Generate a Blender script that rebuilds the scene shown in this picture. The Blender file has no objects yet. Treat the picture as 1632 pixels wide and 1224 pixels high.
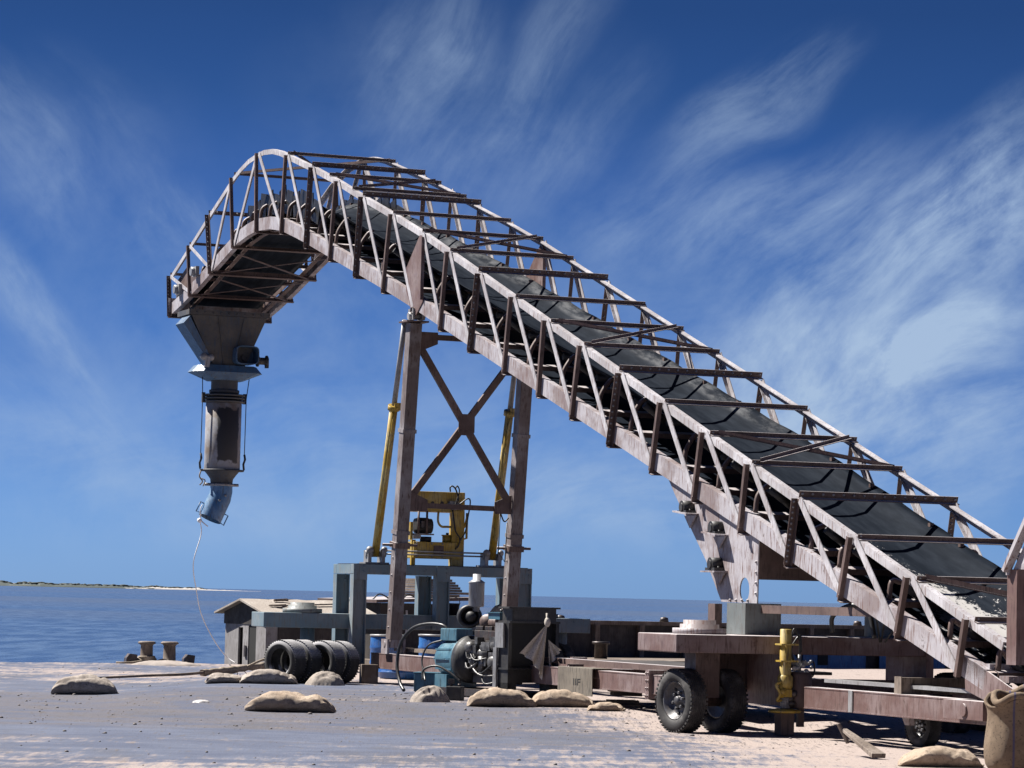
import bpy, bmesh, math, random
import numpy as np
from mathutils import Vector, Matrix, noise
random.seed(7)
R = math.radians
S = bpy.context.scene
COL = S.collection

# ------------------------------------------------------------------ camera
F_PX = 5000.0; CAM_H = 1.6
PITCH = math.atan(337 / F_PX); ROLL = 0.024
cam = bpy.data.cameras.new('camera'); cam.sensor_width = 36; cam.lens = 36 * F_PX / 1632
cam.clip_start = 0.5; cam.clip_end = 90000
co = bpy.data.objects.new('camera', cam); COL.objects.link(co)
_r = Vector((1, 0, 0)); _u = Vector((0, -math.sin(PITCH), math.cos(PITCH))); _f = Vector((0, math.cos(PITCH), math.sin(PITCH)))
_c, _s = math.cos(ROLL), math.sin(ROLL)
rx = _r * _c + _u * _s; ry = -_r * _s + _u * _c
mm = Matrix((rx, ry, -_f)).transposed().to_4x4(); mm.translation = (0, 0, CAM_H)
co.matrix_world = mm
S.camera = co

# ------------------------------------------------------------------ world / sky
SUN = Vector((-0.916, 0.40, 0)).normalized() * math.cos(R(52)) + Vector((0, 0, math.sin(R(52))))
w = bpy.data.worlds.new('World'); S.world = w; w.use_nodes = True
nt = w.node_tree; nt.nodes.clear()
def nd(t, typ, **kw):
    n = t.nodes.new(typ)
    for k, v in kw.items(): setattr(n, k, v)
    return n
def setin(t, n, i, v):
    if isinstance(v, bpy.types.NodeSocket): t.links.new(v, n.inputs[i])
    else: n.inputs[i].default_value = v
def math_(t, op, a, b=None, clamp=False):
    n = nd(t, 'ShaderNodeMath', operation=op, use_clamp=clamp); setin(t, n, 0, a)
    if b is not None: setin(t, n, 1, b)
    return n.outputs[0]
def ramp(t, fac, stops, interp='LINEAR'):
    n = nd(t, 'ShaderNodeValToRGB'); n.color_ramp.interpolation = interp
    e = n.color_ramp.elements
    while len(e) < len(stops): e.new(0.5)
    for el, (p, c) in zip(e, stops):
        el.position = p; el.color = (*c, 1) if len(c) == 3 else c
    t.links.new(fac, n.inputs[0]); return n.outputs[0]
def mixc(t, fac, a, b, mode='MIX'):
    n = nd(t, 'ShaderNodeMix', data_type='RGBA', blend_type=mode)
    setin(t, n, 0, fac); setin(t, n, 6, a if not isinstance(a, tuple) else (*a, 1)); setin(t, n, 7, b if not isinstance(b, tuple) else (*b, 1))
    return n.outputs[2]
def mapr(t, v, a, b, c=0.0, d=1.0, smooth=True):
    n = nd(t, 'ShaderNodeMapRange', interpolation_type='SMOOTHSTEP' if smooth else 'LINEAR')
    setin(t, n, 0, v)
    for i, x in enumerate((a, b, c, d)): n.inputs[i + 1].default_value = x
    return n.outputs[0]
sky = nd(nt, 'ShaderNodeTexSky', sky_type='NISHITA'); sky.sun_disc = False
sky.sun_elevation = R(52); sky.sun_rotation = math.atan2(SUN.x, SUN.y)
sky.air_density = 1.0; sky.dust_density = 0.6; sky.ozone_density = 2.0
tc = nd(nt, 'ShaderNodeTexCoord'); sep = nd(nt, 'ShaderNodeSeparateXYZ'); nt.links.new(tc.outputs['Generated'], sep.inputs[0])
X, Y, Z = sep.outputs
# tint of the clear sky by elevation (deep polarised blue above, pale near the sea)
tint = ramp(nt, math_(nt, 'MULTIPLY', Z, 4.0, True), [(0, (.215, .41, .95)), (.08, (.15, .305, .77)), (.16, (.105, .225, .60)), (.28, (.070, .160, .435)), (.40, (.060, .138, .355)), (.52, (.050, .115, .295)), (.63, (.042, .095, .225)), (.74, (.036, .080, .185)), (1.0, (.032, .074, .175))])
clear = mixc(nt, 1.0, sky.outputs[0], tint, 'MULTIPLY')
# cirrus: direction -> plane coordinates, in thousands of arc units
ya = math_(nt, 'ADD', math_(nt, 'ABSOLUTE', Y), 0.03)
U = math_(nt, 'MULTIPLY', math_(nt, 'DIVIDE', X, ya), 5.15); V = math_(nt, 'MULTIPLY', math_(nt, 'DIVIDE', Z, ya), 5.15)
comb = nd(nt, 'ShaderNodeCombineXYZ'); nt.links.new(U, comb.inputs[0]); nt.links.new(V, comb.inputs[1]); UV = comb.outputs[0]
def mapping(t, vec, loc=(0, 0, 0), rot=0, scale=(1, 1, 1), typ='TEXTURE'):
    n = nd(t, 'ShaderNodeMapping', vector_type=typ); t.links.new(vec, n.inputs[0])
    n.inputs[1].default_value = loc; n.inputs[2].default_value = (0, 0, rot); n.inputs[3].default_value = scale
    return n.outputs[0]
def noise_(t, vec, scale, detail=6, rough=.6, dist=0.0, out=0, lac=2.0):
    n = nd(t, 'ShaderNodeTexNoise'); t.links.new(vec, n.inputs['Vector'])
    n.inputs['Scale'].default_value = scale; n.inputs['Detail'].default_value = detail
    n.inputs['Roughness'].default_value = rough; n.inputs['Distortion'].default_value = dist; n.inputs['Lacunarity'].default_value = lac
    return n.outputs[out]
# gentle warp so that the streaks curl
wn = noise_(nt, UV, 1.8, 2, .5, 0, 1)
wv = nd(nt, 'ShaderNodeVectorMath', operation='MULTIPLY_ADD'); nt.links.new(wn, wv.inputs[0]); wv.inputs[1].default_value = (.20, .20, 0); nt.links.new(UV, wv.inputs[2]); UVW = wv.outputs[0]
def streak(ang, lx, ly, lo, hi, detail=10, seed=0.0, sc=5.6):
    v = mapping(nt, UVW, (seed, seed * .7, 0), R(ang), (lx, ly, 1)); v2 = mapping(nt, UVW, (seed * 1.3, seed, 0), R(ang), (.85, .42, 1))
    a = noise_(nt, v, sc, detail, .64, .15); b_ = noise_(nt, v2, 3.4, 9, .64, .25)
    return mapr(nt, math_(nt, 'ADD', math_(nt, 'MULTIPLY', a, .36), math_(nt, 'MULTIPLY', b_, .64)), lo - .05, hi + .05)
def blob(px, py, rx_, ry_, ang, inner=.0):     # elliptical patch, soft edge
    v = mapping(nt, UVW, ((px - 816) / 1000 + .10, (949 - py) / 1000 + .10, 0), R(ang), (rx_ / 1000, ry_ / 1000, 1))
    g = nd(nt, 'ShaderNodeTexGradient', gradient_type='SPHERICAL'); nt.links.new(v, g.inputs[0])
    return mapr(nt, g.outputs[1], inner, .75)
def layer(st, blobs):
    acc = None
    for (b, k) in blobs:
        x = math_(nt, 'MULTIPLY', b, k); acc = x if acc is None else math_(nt, 'ADD', acc, x)
    return math_(nt, 'MULTIPLY', acc, st)
soft = mapr(nt, noise_(nt, UVW, 4.0, 7, .6), .25, .75)
L1 = layer(streak(42, 1.0, .22, .36, .66, seed=.3), [(blob(1400, 460, 480, 230, 35), 1.15), (blob(1560, 320, 260, 120, 25), .6), (blob(1180, 150, 230, 90, 38), .75), (blob(1250, 320, 260, 100, 35), .6), (blob(1600, 180, 170, 90, 35), .45), (blob(1060, 350, 240, 120, 25), .5)])
L2 = layer(streak(58, 1.0, .20, .36, .66, seed=1.7), [(blob(650, 140, 150, 240, 0), .42), (blob(860, 90, 270, 80, 60), .5), (blob(930, 200, 220, 80, 55), .25), (blob(730, 40, 90, 150, 0), .35), (blob(780, 290, 320, 120, 20), .25)])
L3 = layer(streak(-48, 1.0, .22, .38, .68, seed=3.1), [(blob(20, 260, 260, 80, -55), .5), (blob(60, 500, 240, 55, -48), .75), (blob(190, 330, 320, 90, -55), .25), (blob(265, 380, 90, 80, 0), .4), (blob(90, 650, 320, 90, -25), .35)])
L4 = layer(streak(14, 1.0, .24, .36, .66, seed=5.3), [(blob(1330, 640, 480, 180, 15), .8), (blob(1560, 700, 300, 150, 10), .8), (blob(560, 720, 480, 170, -10), .5), (blob(950, 800, 360, 90, -8), .55), (blob(130, 740, 360, 100, -12), .45), (blob(1500, 540, 260, 90, 28), .6), (blob(1000, 600, 460, 260, 0), .4)])
L5 = layer(soft, [(blob(1400, 480, 460, 260, 30), .55), (blob(700, 230, 420, 380, 0), .20), (blob(1330, 700, 620, 260, 10), .50), (blob(600, 640, 620, 330, 0), .36), (blob(60, 480, 420, 420, 0), .28), (blob(800, 870, 1100, 150, 0), .36), (blob(1000, 420, 300, 160, 0), .22), (blob(250, 790, 620, 170, -4), .34), (blob(520, 480, 420, 200, 15), .22)])
dens = math_(nt, 'ADD', math_(nt, 'ADD', L1, L2), math_(nt, 'ADD', math_(nt, 'ADD', L3, L4), L5))
dens = math_(nt, 'MULTIPLY', mapr(nt, dens, 0.0, 1.6, smooth=False), 0.92)
front = mapr(nt, Z, .0, .02)
dens = math_(nt, 'MULTIPLY', dens, front)
skyc = mixc(nt, dens, clear, (2.0, 2.65, 3.6))
bg = nd(nt, 'ShaderNodeBackground'); nt.links.new(skyc, bg.inputs[0]); bg.inputs[1].default_value = 0.080
wo = nd(nt, 'ShaderNodeOutputWorld'); nt.links.new(bg.outputs[0], wo.inputs[0])

# ------------------------------------------------------------------ sun and exposure
sl = bpy.data.lights.new('sun', 'SUN'); sl.energy = 5.0; sl.angle = R(.5); sl.color = (1, .95, .89)
so = bpy.data.objects.new('sun', sl); COL.objects.link(so)
so.rotation_euler = SUN.to_track_quat('Z', 'Y').to_euler()
vs = S.view_settings; vs.view_transform = 'Standard'; vs.look = 'None'; vs.gamma = 1; vs.exposure = 1.35

# ------------------------------------------------------------------ materials
def newmat(name):
    m = bpy.data.materials.new(name); m.use_nodes = True
    t = m.node_tree; b = t.nodes['Principled BSDF']
    c = nd(t, 'ShaderNodeTexCoord')
    return m, t, b, c.outputs['Object']
def bump(t, b, h, strength=.3, dist=.01):
    n = nd(t, 'ShaderNodeBump'); n.inputs['Strength'].default_value = strength; n.inputs['Distance'].default_value = dist
    t.links.new(h, n.inputs['Height']); t.links.new(n.outputs[0], b.inputs['Normal'])
KC = .72     # every surface sits a little under its nominal reflectance; the exposure makes up for it
def weathered(name, base, worn, dirt, scale=1.6, rough=.6, metal=0.0, amt=(.42, .66), streaks=True, k=KC, dust=None):
    base, worn, dirt = [tuple(x * k for x in q) for q in (base, worn, dirt)]
    m, t, b, o = newmat(name)
    n1 = noise_(t, o, scale, 8, .65); n2 = noise_(t, o, scale * 6, 8, .7)
    n3 = noise_(t, mapping(t, o, scale=(.08, .08, .7)), 3.0, 6, .6) if streaks else n2
    c = mixc(t, mapr(t, n1, *amt), base, worn)
    c = mixc(t, mapr(t, n3, .50, .68), c, dirt)
    c = mixc(t, mapr(t, n2, .60, .72), c, tuple(x * .55 for x in base))
    if dust:      # pale grain dust settled on ledges and flanges that face up
        g = nd(t, 'ShaderNodeNewGeometry'); sp = nd(t, 'ShaderNodeSeparateXYZ'); t.links.new(g.outputs['True Normal'], sp.inputs[0])
        c = mixc(t, math_(t, 'MULTIPLY', mapr(t, sp.outputs[2], .55, .85), mapr(t, n2, .2, .5)), c, dust)
    t.links.new(c, b.inputs['Base Color'])
    t.links.new(mapr(t, n2, .3, .7, rough - .12, rough + .15), b.inputs['Roughness'])
    b.inputs['Metallic'].default_value = metal
    bump(t, b, n2, .25, .004)
    return m
M = {}
M['rust'] = weathered('faded_red_oxide_paint', (.190, .155, .154), (.340, .324, .345), (.12, .066, .052), 1.5, .6, amt=(.38, .60), k=.95)
M['pale'] = weathered('sunlit_pale_steel_paint', (.30, .285, .295), (.46, .452, .475), (.17, .12, .108), 1.6, .6, k=.95)  # paler copy of the rust paint: sunlight on diagonals and top chords put into colour
M['elbow'] = weathered('bright_blue_nozzle_paint', (.07, .185, .36), (.20, .32, .46), (.08, .11, .15), 3, .4)
M['hut'] = weathered('dull_whitewash', (.30, .285, .285), (.40, .385, .385), (.16, .14, .13), 1.5, .8)
M['leg'] = weathered('greyed_brown_leg_paint', (.15, .118, .112), (.28, .26, .265), (.09, .055, .045), 1.5, .6)
M['redrust'] = weathered('worn_red_brown_paint', (.145, .082, .072), (.25, .19, .185), (.085, .045, .038), 1.3, .6, dust=(.40, .365, .365))
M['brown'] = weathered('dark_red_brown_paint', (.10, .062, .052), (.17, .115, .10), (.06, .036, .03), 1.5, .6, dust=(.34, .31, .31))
M['blue'] = weathered('weathered_blue_grey_paint', (.15, .225, .27), (.26, .29, .30), (.19, .185, .17), 1.2, .55)
M['spoutblue'] = weathered('dusty_blue_spout_paint', (.04, .105, .205), (.09, .17, .27), (.07, .075, .08), 2.0, .5)
M['hopper'] = weathered('dirty_hopper_steel', (.05, .052, .058), (.10, .09, .078), (.035, .06, .095), 1.4, .65)
M['steelblue'] = weathered('generator_blue_paint', (.07, .18, .25), (.12, .24, .30), (.04, .08, .10), 3, .4)
M['yellow'] = weathered('worn_yellow_paint', (.46, .30, .03), (.52, .42, .16), (.15, .11, .06), 3.0, .5)
M['grey'] = weathered('galvanised_grey_steel', (.28, .28, .285), (.38, .38, .385), (.20, .19, .18), 3, .45, .2)
M['pedestal'] = weathered('grey_green_pedestal_paint', (.15, .17, .17), (.21, .23, .23), (.12, .11, .10), 2, .6)
M['black'] = weathered('sooty_black_iron', (.022, .022, .024), (.05, .048, .045), (.03, .025, .02), 3, .55)
M['iron'] = weathered('dark_engine_iron', (.05, .045, .045), (.13, .11, .10), (.09, .05, .04), 5, .45, .3)
M['dirtysheet'] = weathered('oil_stained_beige_sheet', (.12, .10, .078), (.19, .165, .13), (.035, .03, .026), 1.4, .8, amt=(.35, .6))
M['engine'] = weathered('greasy_engine_castings', (.07, .068, .066), (.24, .235, .23), (.05, .04, .035), 7, .4, .3)
M['wood'] = weathered('grey_brown_timber', (.17, .13, .10), (.28, .23, .19), (.08, .06, .05), 2.0, .8)
M['darkwood'] = weathered('tarred_dark_timber', (.035, .03, .028), (.08, .065, .055), (.025, .02, .02), 1.2, .75)
M['white'] = weathered('chalky_white_paint', (.60, .58, .58), (.70, .68, .66), (.34, .30, .28), 1.5, .7)
M['roof'] = weathered('dusty_roof_boards', (.40, .35, .30), (.52, .47, .41), (.20, .16, .13), 1.6, .8)
M['drum'] = weathered('blue_plastic_drum', (.02, .10, .33), (.04, .16, .42), (.03, .06, .14), 2, .35)
M['hullblue'] = weathered('blue_hull_paint', (.025, .13, .34), (.05, .20, .45), (.02, .06, .15), 1.0, .5)
M['rope'] = weathered('weathered_rope', (.28, .23, .17), (.40, .34, .27), (.16, .12, .09), 8, .9)
M['whiterope'] = weathered('white_nylon_rope', (.72, .72, .72), (.8, .8, .8), (.6, .6, .58), 8, .8, k=1.0)
M['hose'] = weathered('black_rubber_hose', (.012, .012, .013), (.03, .03, .03), (.02, .018, .016), 5, .4)
M['silver'] = weathered('dull_silver_muffler', (.30, .31, .33), (.40, .40, .42), (.20, .17, .15), 3, .5, .2)
def rubber():
    m, t, b, o = newmat('dusty_tyre_rubber')
    n = noise_(t, o, 5, 8, .65)
    t.links.new(mixc(t, mapr(t, n, .45, .75), (.018, .017, .017), (.10, .095, .09)), b.inputs['Base Color'])
    b.inputs['Roughness'].default_value = .75; bump(t, b, noise_(t, o, 60, 4, .7), .3, .004)
    return m
M['rubber'] = rubber()
def old_rubber():
    m, t, b, o = newmat('sun_bleached_tyre_rubber')
    n = noise_(t, o, 6, 8, .65); g = nd(t, 'ShaderNodeNewGeometry'); sp = nd(t, 'ShaderNodeSeparateXYZ'); t.links.new(g.outputs['True Normal'], sp.inputs[0])
    c = mixc(t, mapr(t, n, .4, .7), (.022, .022, .022), (.05, .048, .046))
    c = mixc(t, math_(t, 'MULTIPLY', mapr(t, sp.outputs[2], .1, .5), mapr(t, n, .25, .5)), c, (.42, .415, .42))      # dust lying on the upper tread
    t.links.new(c, b.inputs['Base Color']); b.inputs['Roughness'].default_value = .85; return m
M['oldrubber'] = old_rubber()
def belt_mat():
    m, t, b, o = newmat('grey_black_conveyor_belt')
    s = nd(t, 'ShaderNodeSeparateXYZ'); t.links.new(o, s.inputs[0]); x, y, z = s.outputs
    n = noise_(t, mapping(t, o, scale=(.25, 2.2, 1)), 2.2, 8, .65)
    c = mixc(t, mapr(t, n, .35, .7), (.007, .0095, .014), (.015, .019, .026))
    # grain dust left on the rubber: patchy, thicker toward the loading end and along the far edge
    g1 = noise_(t, mapping(t, o, scale=(.22, .38, 1)), 3.6, 10, .75)
    low = mapr(t, y, -2.2, -5.0)
    lane = mapr(t, math_(t, 'ABSOLUTE', math_(t, 'SUBTRACT', x, -.12)), .34, .06)
    a = math_(t, 'MULTIPLY', lane, mapr(t, y, 3.0, -1.2))
    thr = math_(t, 'SUBTRACT', .80, math_(t, 'ADD', math_(t, 'MULTIPLY', low, .27), math_(t, 'MULTIPLY', a, .19)))
    edge = math_(t, 'MULTIPLY', mapr(t, x, .52, .60), mapr(t, y, 1.0, 3.0))
    g = mapr(t, math_(t, 'SUBTRACT', g1, thr), 0.0, .05)
    c = mixc(t, g, c, (.34, .33, .32))
    film = mapr(t, noise_(t, mapping(t, o, scale=(2.5, .55, 1), typ='POINT'), 2.4, 8, .7), .40, .66)      # thin dusty film along the far edge
    c = mixc(t, math_(t, 'MULTIPLY', math_(t, 'MULTIPLY', film, edge), .32), c, (.24, .245, .25))
    t.links.new(c, b.inputs['Base Color']); b.inputs['Roughness'].default_value = .62; b.inputs['Specular IOR Level'].default_value = .02
    bump(t, b, n, .3, .01)
    return m
M['belt'] = belt_mat()
def tube_mat():
    m, t, b, o = newmat('stained_spout_sleeve')
    s = nd(t, 'ShaderNodeSeparateXYZ'); t.links.new(o, s.inputs[0]); x, y, z = s.outputs
    n = noise_(t, o, 2.2, 8, .65); nz = math_(t, 'MULTIPLY', math_(t, 'SUBTRACT', n, .5), .55)
    c = mixc(t, mapr(t, n, .4, .65), (.25, .255, .27), (.15, .115, .088))
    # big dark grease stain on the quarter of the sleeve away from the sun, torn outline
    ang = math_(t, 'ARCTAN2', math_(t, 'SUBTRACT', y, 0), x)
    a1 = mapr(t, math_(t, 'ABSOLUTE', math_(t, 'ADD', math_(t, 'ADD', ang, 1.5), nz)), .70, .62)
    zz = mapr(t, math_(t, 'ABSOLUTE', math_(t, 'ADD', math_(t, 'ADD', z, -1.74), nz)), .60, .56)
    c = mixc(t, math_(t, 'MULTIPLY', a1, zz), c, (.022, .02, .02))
    t.links.new(c, b.inputs['Base Color']); b.inputs['Roughness'].default_value = .6
    return m
M['sleeve'] = tube_mat()
def burlap(name, c1, c2, stripes=False):
    m, t, b, o = newmat(name)
    n = noise_(t, o, 4, 8, .65); n2 = noise_(t, o, 40, 4, .6)
    wv1 = nd(t, 'ShaderNodeTexWave', bands_direction='X'); wv1.inputs['Scale'].default_value = 60; t.links.new(o, wv1.inputs[0])
    wv2 = nd(t, 'ShaderNodeTexWave', bands_direction='Z'); wv2.inputs['Scale'].default_value = 60; t.links.new(o, wv2.inputs[0])
    h = math_(t, 'ADD', wv1.outputs[1], wv2.outputs[1])
    c = mixc(t, mapr(t, n, .35, .7), c1, c2)
    c = mixc(t, mapr(t, n2, .52, .70), c, tuple(x * .55 for x in c1))
    c = mixc(t, math_(t, 'MULTIPLY', mapr(t, noise_(t, o, 2.2, 6, .7), .52, .68), .75), c, tuple(x * .5 for x in c1))
    if stripes:
        s = nd(t, 'ShaderNodeSeparateXYZ'); t.links.new(o, s.inputs[0])
        a = math_(t, 'ABSOLUTE', math_(t, 'SUBTRACT', math_(t, 'FRACT', math_(t, 'MULTIPLY', s.outputs[0], 7.5)), .5))
        k = math_(t, 'MULTIPLY', mapr(t, a, .10, .05), mapr(t, math_(t, 'ABSOLUTE', math_(t, 'SUBTRACT', s.outputs[0], -.02)), .12, .10))
        c = mixc(t, math_(t, 'MULTIPLY', k, .8), c, (.05, .05, .12))
    t.links.new(c, b.inputs['Base Color']); b.inputs['Roughness'].default_value = .9
    bump(t, b, math_(t, 'ADD', math_(t, 'MULTIPLY', h, .3), math_(t, 'MULTIPLY', n, 3.0)), .5, .012)
    return m
M['sack'] = burlap('jute_sacking', (.30, .225, .16), (.42, .34, .26))
M['sackgrey'] = burlap('dusty_grey_sacking', (.26, .22, .185), (.40, .355, .31))
M['bigsack'] = burlap('striped_jute_sacking', (.135, .095, .062), (.215, .158, .105), True)
M['cloth'] = burlap('pale_cotton_cloth', (.46, .42, .365), (.62, .57, .50))
def ground_mat():
    m, t, b, o = newmat('sandy_quay_concrete')
    s = nd(t, 'ShaderNodeSeparateXYZ'); t.links.new(o, s.inputs[0]); x, y, z = s.outputs
    big = noise_(t, mapping(t, o, scale=(2.6, 1.0, 1)), .28, 7, .62); med = noise_(t, mapping(t, o, scale=(1.6, 1, 1)), 1.4, 8, .68); fine = noise_(t, o, 9, 8, .75); grit = noise_(t, mapping(t, o, scale=(1, .10, 1), typ='POINT'), 24, 5, .7); spk = noise_(t, mapping(t, o, scale=(1, .12, 1), typ='POINT'), 7, 8, .72)
    grey = mixc(t, mapr(t, med, .35, .65), (.047, .059, .098), (.076, .090, .132))
    # a brownish gravelly belt across the quay
    yb = math_(t, 'ADD', y, math_(t, 'MULTIPLY', math_(t, 'SUBTRACT', big, .5), 20))
    brown = math_(t, 'MULTIPLY', math_(t, 'MULTIPLY', mapr(t, yb, 34.5, 37.0), mapr(t, yb, 50.0, 46.0)), mapr(t, med, .30, .62))
    c = mixc(t, math_(t, 'MULTIPLY', brown, .62), grey, (.082, .066, .060))
    c = mixc(t, math_(t, 'MULTIPLY', mapr(t, noise_(t, mapping(t, o, scale=(.5, .22, 1), typ='POINT'), 1.0, 7, .65), .52, .66), .55), c, (.055, .055, .066))      # old damp and oil stains
    # spilt grain and blown sand: more of it on the machine side
    side = mapr(t, math_(t, 'ADD', x, math_(t, 'MULTIPLY', math_(t, 'SUBTRACT', y, 45), .23)), -2.2, 3.0, 0.0, .34)
    near = mapr(t, y, 34.0, 29.5, 0.0, .16)
    far = mapr(t, y, 49.5, 53.0, 0.0, .13)
    sv = math_(t, 'ADD', math_(t, 'ADD', math_(t, 'MULTIPLY', big, .55), math_(t, 'MULTIPLY', med, .45)), math_(t, 'ADD', side, math_(t, 'ADD', near, far)))
    c = mixc(t, mapr(t, math_(t, 'ADD', sv, math_(t, 'MULTIPLY', math_(t, 'SUBTRACT', spk, .5), .55)), .56, .74), c, (.275, .225, .20))
    c = mixc(t, math_(t, 'MULTIPLY', mapr(t, math_(t, 'ADD', grit, math_(t, 'MULTIPLY', brown, .07)), .58, .70), .85), c, (.06, .05, .046))
    c = mixc(t, math_(t, 'MULTIPLY', mapr(t, spk, .57, .68), .6), c, (.07, .058, .053))
    t.links.new(c, b.inputs['Base Color']); b.inputs['Roughness'].default_value = .9
    bump(t, b, math_(t, 'ADD', math_(t, 'MULTIPLY', fine, 1.0), math_(t, 'MULTIPLY', grit, .5)), .5, .03)
    return m
M['ground'] = ground_mat()
def water_mat():
    m, t, b, o = newmat('blue_estuary_water')
    n = noise_(t, mapping(t, o, scale=(1.0, 2.6, 1)), .55, 8, .66, .3)
    n2 = noise_(t, mapping(t, o, scale=(9, 1, 1)), .018, 5, .6)
    n3 = noise_(t, mapping(t, o, scale=(14, 1, 1)), .0022, 3, .5)
    c = mixc(t, mapr(t, n2, .35, .65), (.062, .10, .165), (.078, .12, .19))
    n4 = noise_(t, mapping(t, o, scale=(.55, .085, 1), typ='POINT'), 1.0, 6, .62)
    c = mixc(t, mapr(t, n4, .40, .62), (.028, .055, .115), c)
    c = mixc(t, mapr(t, n3, .45, .62), c, (.075, .09, .115))
    t.links.new(c, b.inputs['Base Color']); b.inputs['Roughness'].default_value = .22; b.inputs['IOR'].default_value = 1.33
    bump(t, b, n, .85, .35)
    return m
M['water'] = water_mat()
def plain(name, c, rough=.8):
    m, t, b, o = newmat(name)
    n = noise_(t, o, 3, 6, .6); t.links.new(mixc(t, mapr(t, n, .3, .7), tuple(x * .7 for x in c), c), b.inputs['Base Color']); b.inputs['Roughness'].default_value = rough
    return m
M['stone'] = plain('dark_pebble', (.16, .14, .13))
def island_mat():
    m, t, b, o = newmat('scrubby_island_sand'); s_ = nd(t, 'ShaderNodeSeparateXYZ'); t.links.new(o, s_.inputs[0])
    n = noise_(t, mapping(t, o, scale=(.010, .03, .35), typ='POINT'), 1.0, 6, .65)
    r_ = math_(t, 'DIVIDE', s_.outputs[0], s_.outputs[1])
    k = mapr(t, math_(t, 'ADD', n, mapr(t, r_, -.125, -.094, 0.0, .42)), .60, .68)
    t.links.new(mixc(t, k, (.030, .042, .038), (.33, .31, .29)), b.inputs['Base Color']); b.inputs['Roughness'].default_value = .9
    return m
M['sand'] = island_mat(); M['heapsand'] = plain('pale_heaped_sand', (.30, .26, .23))
M['scrub'] = plain('island_scrub', (.03, .042, .036))
M['dark'] = plain('dark_opening', (.012, .012, .012))
M['letter'] = plain('black_stencil_paint', (.015, .015, .015))

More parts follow.
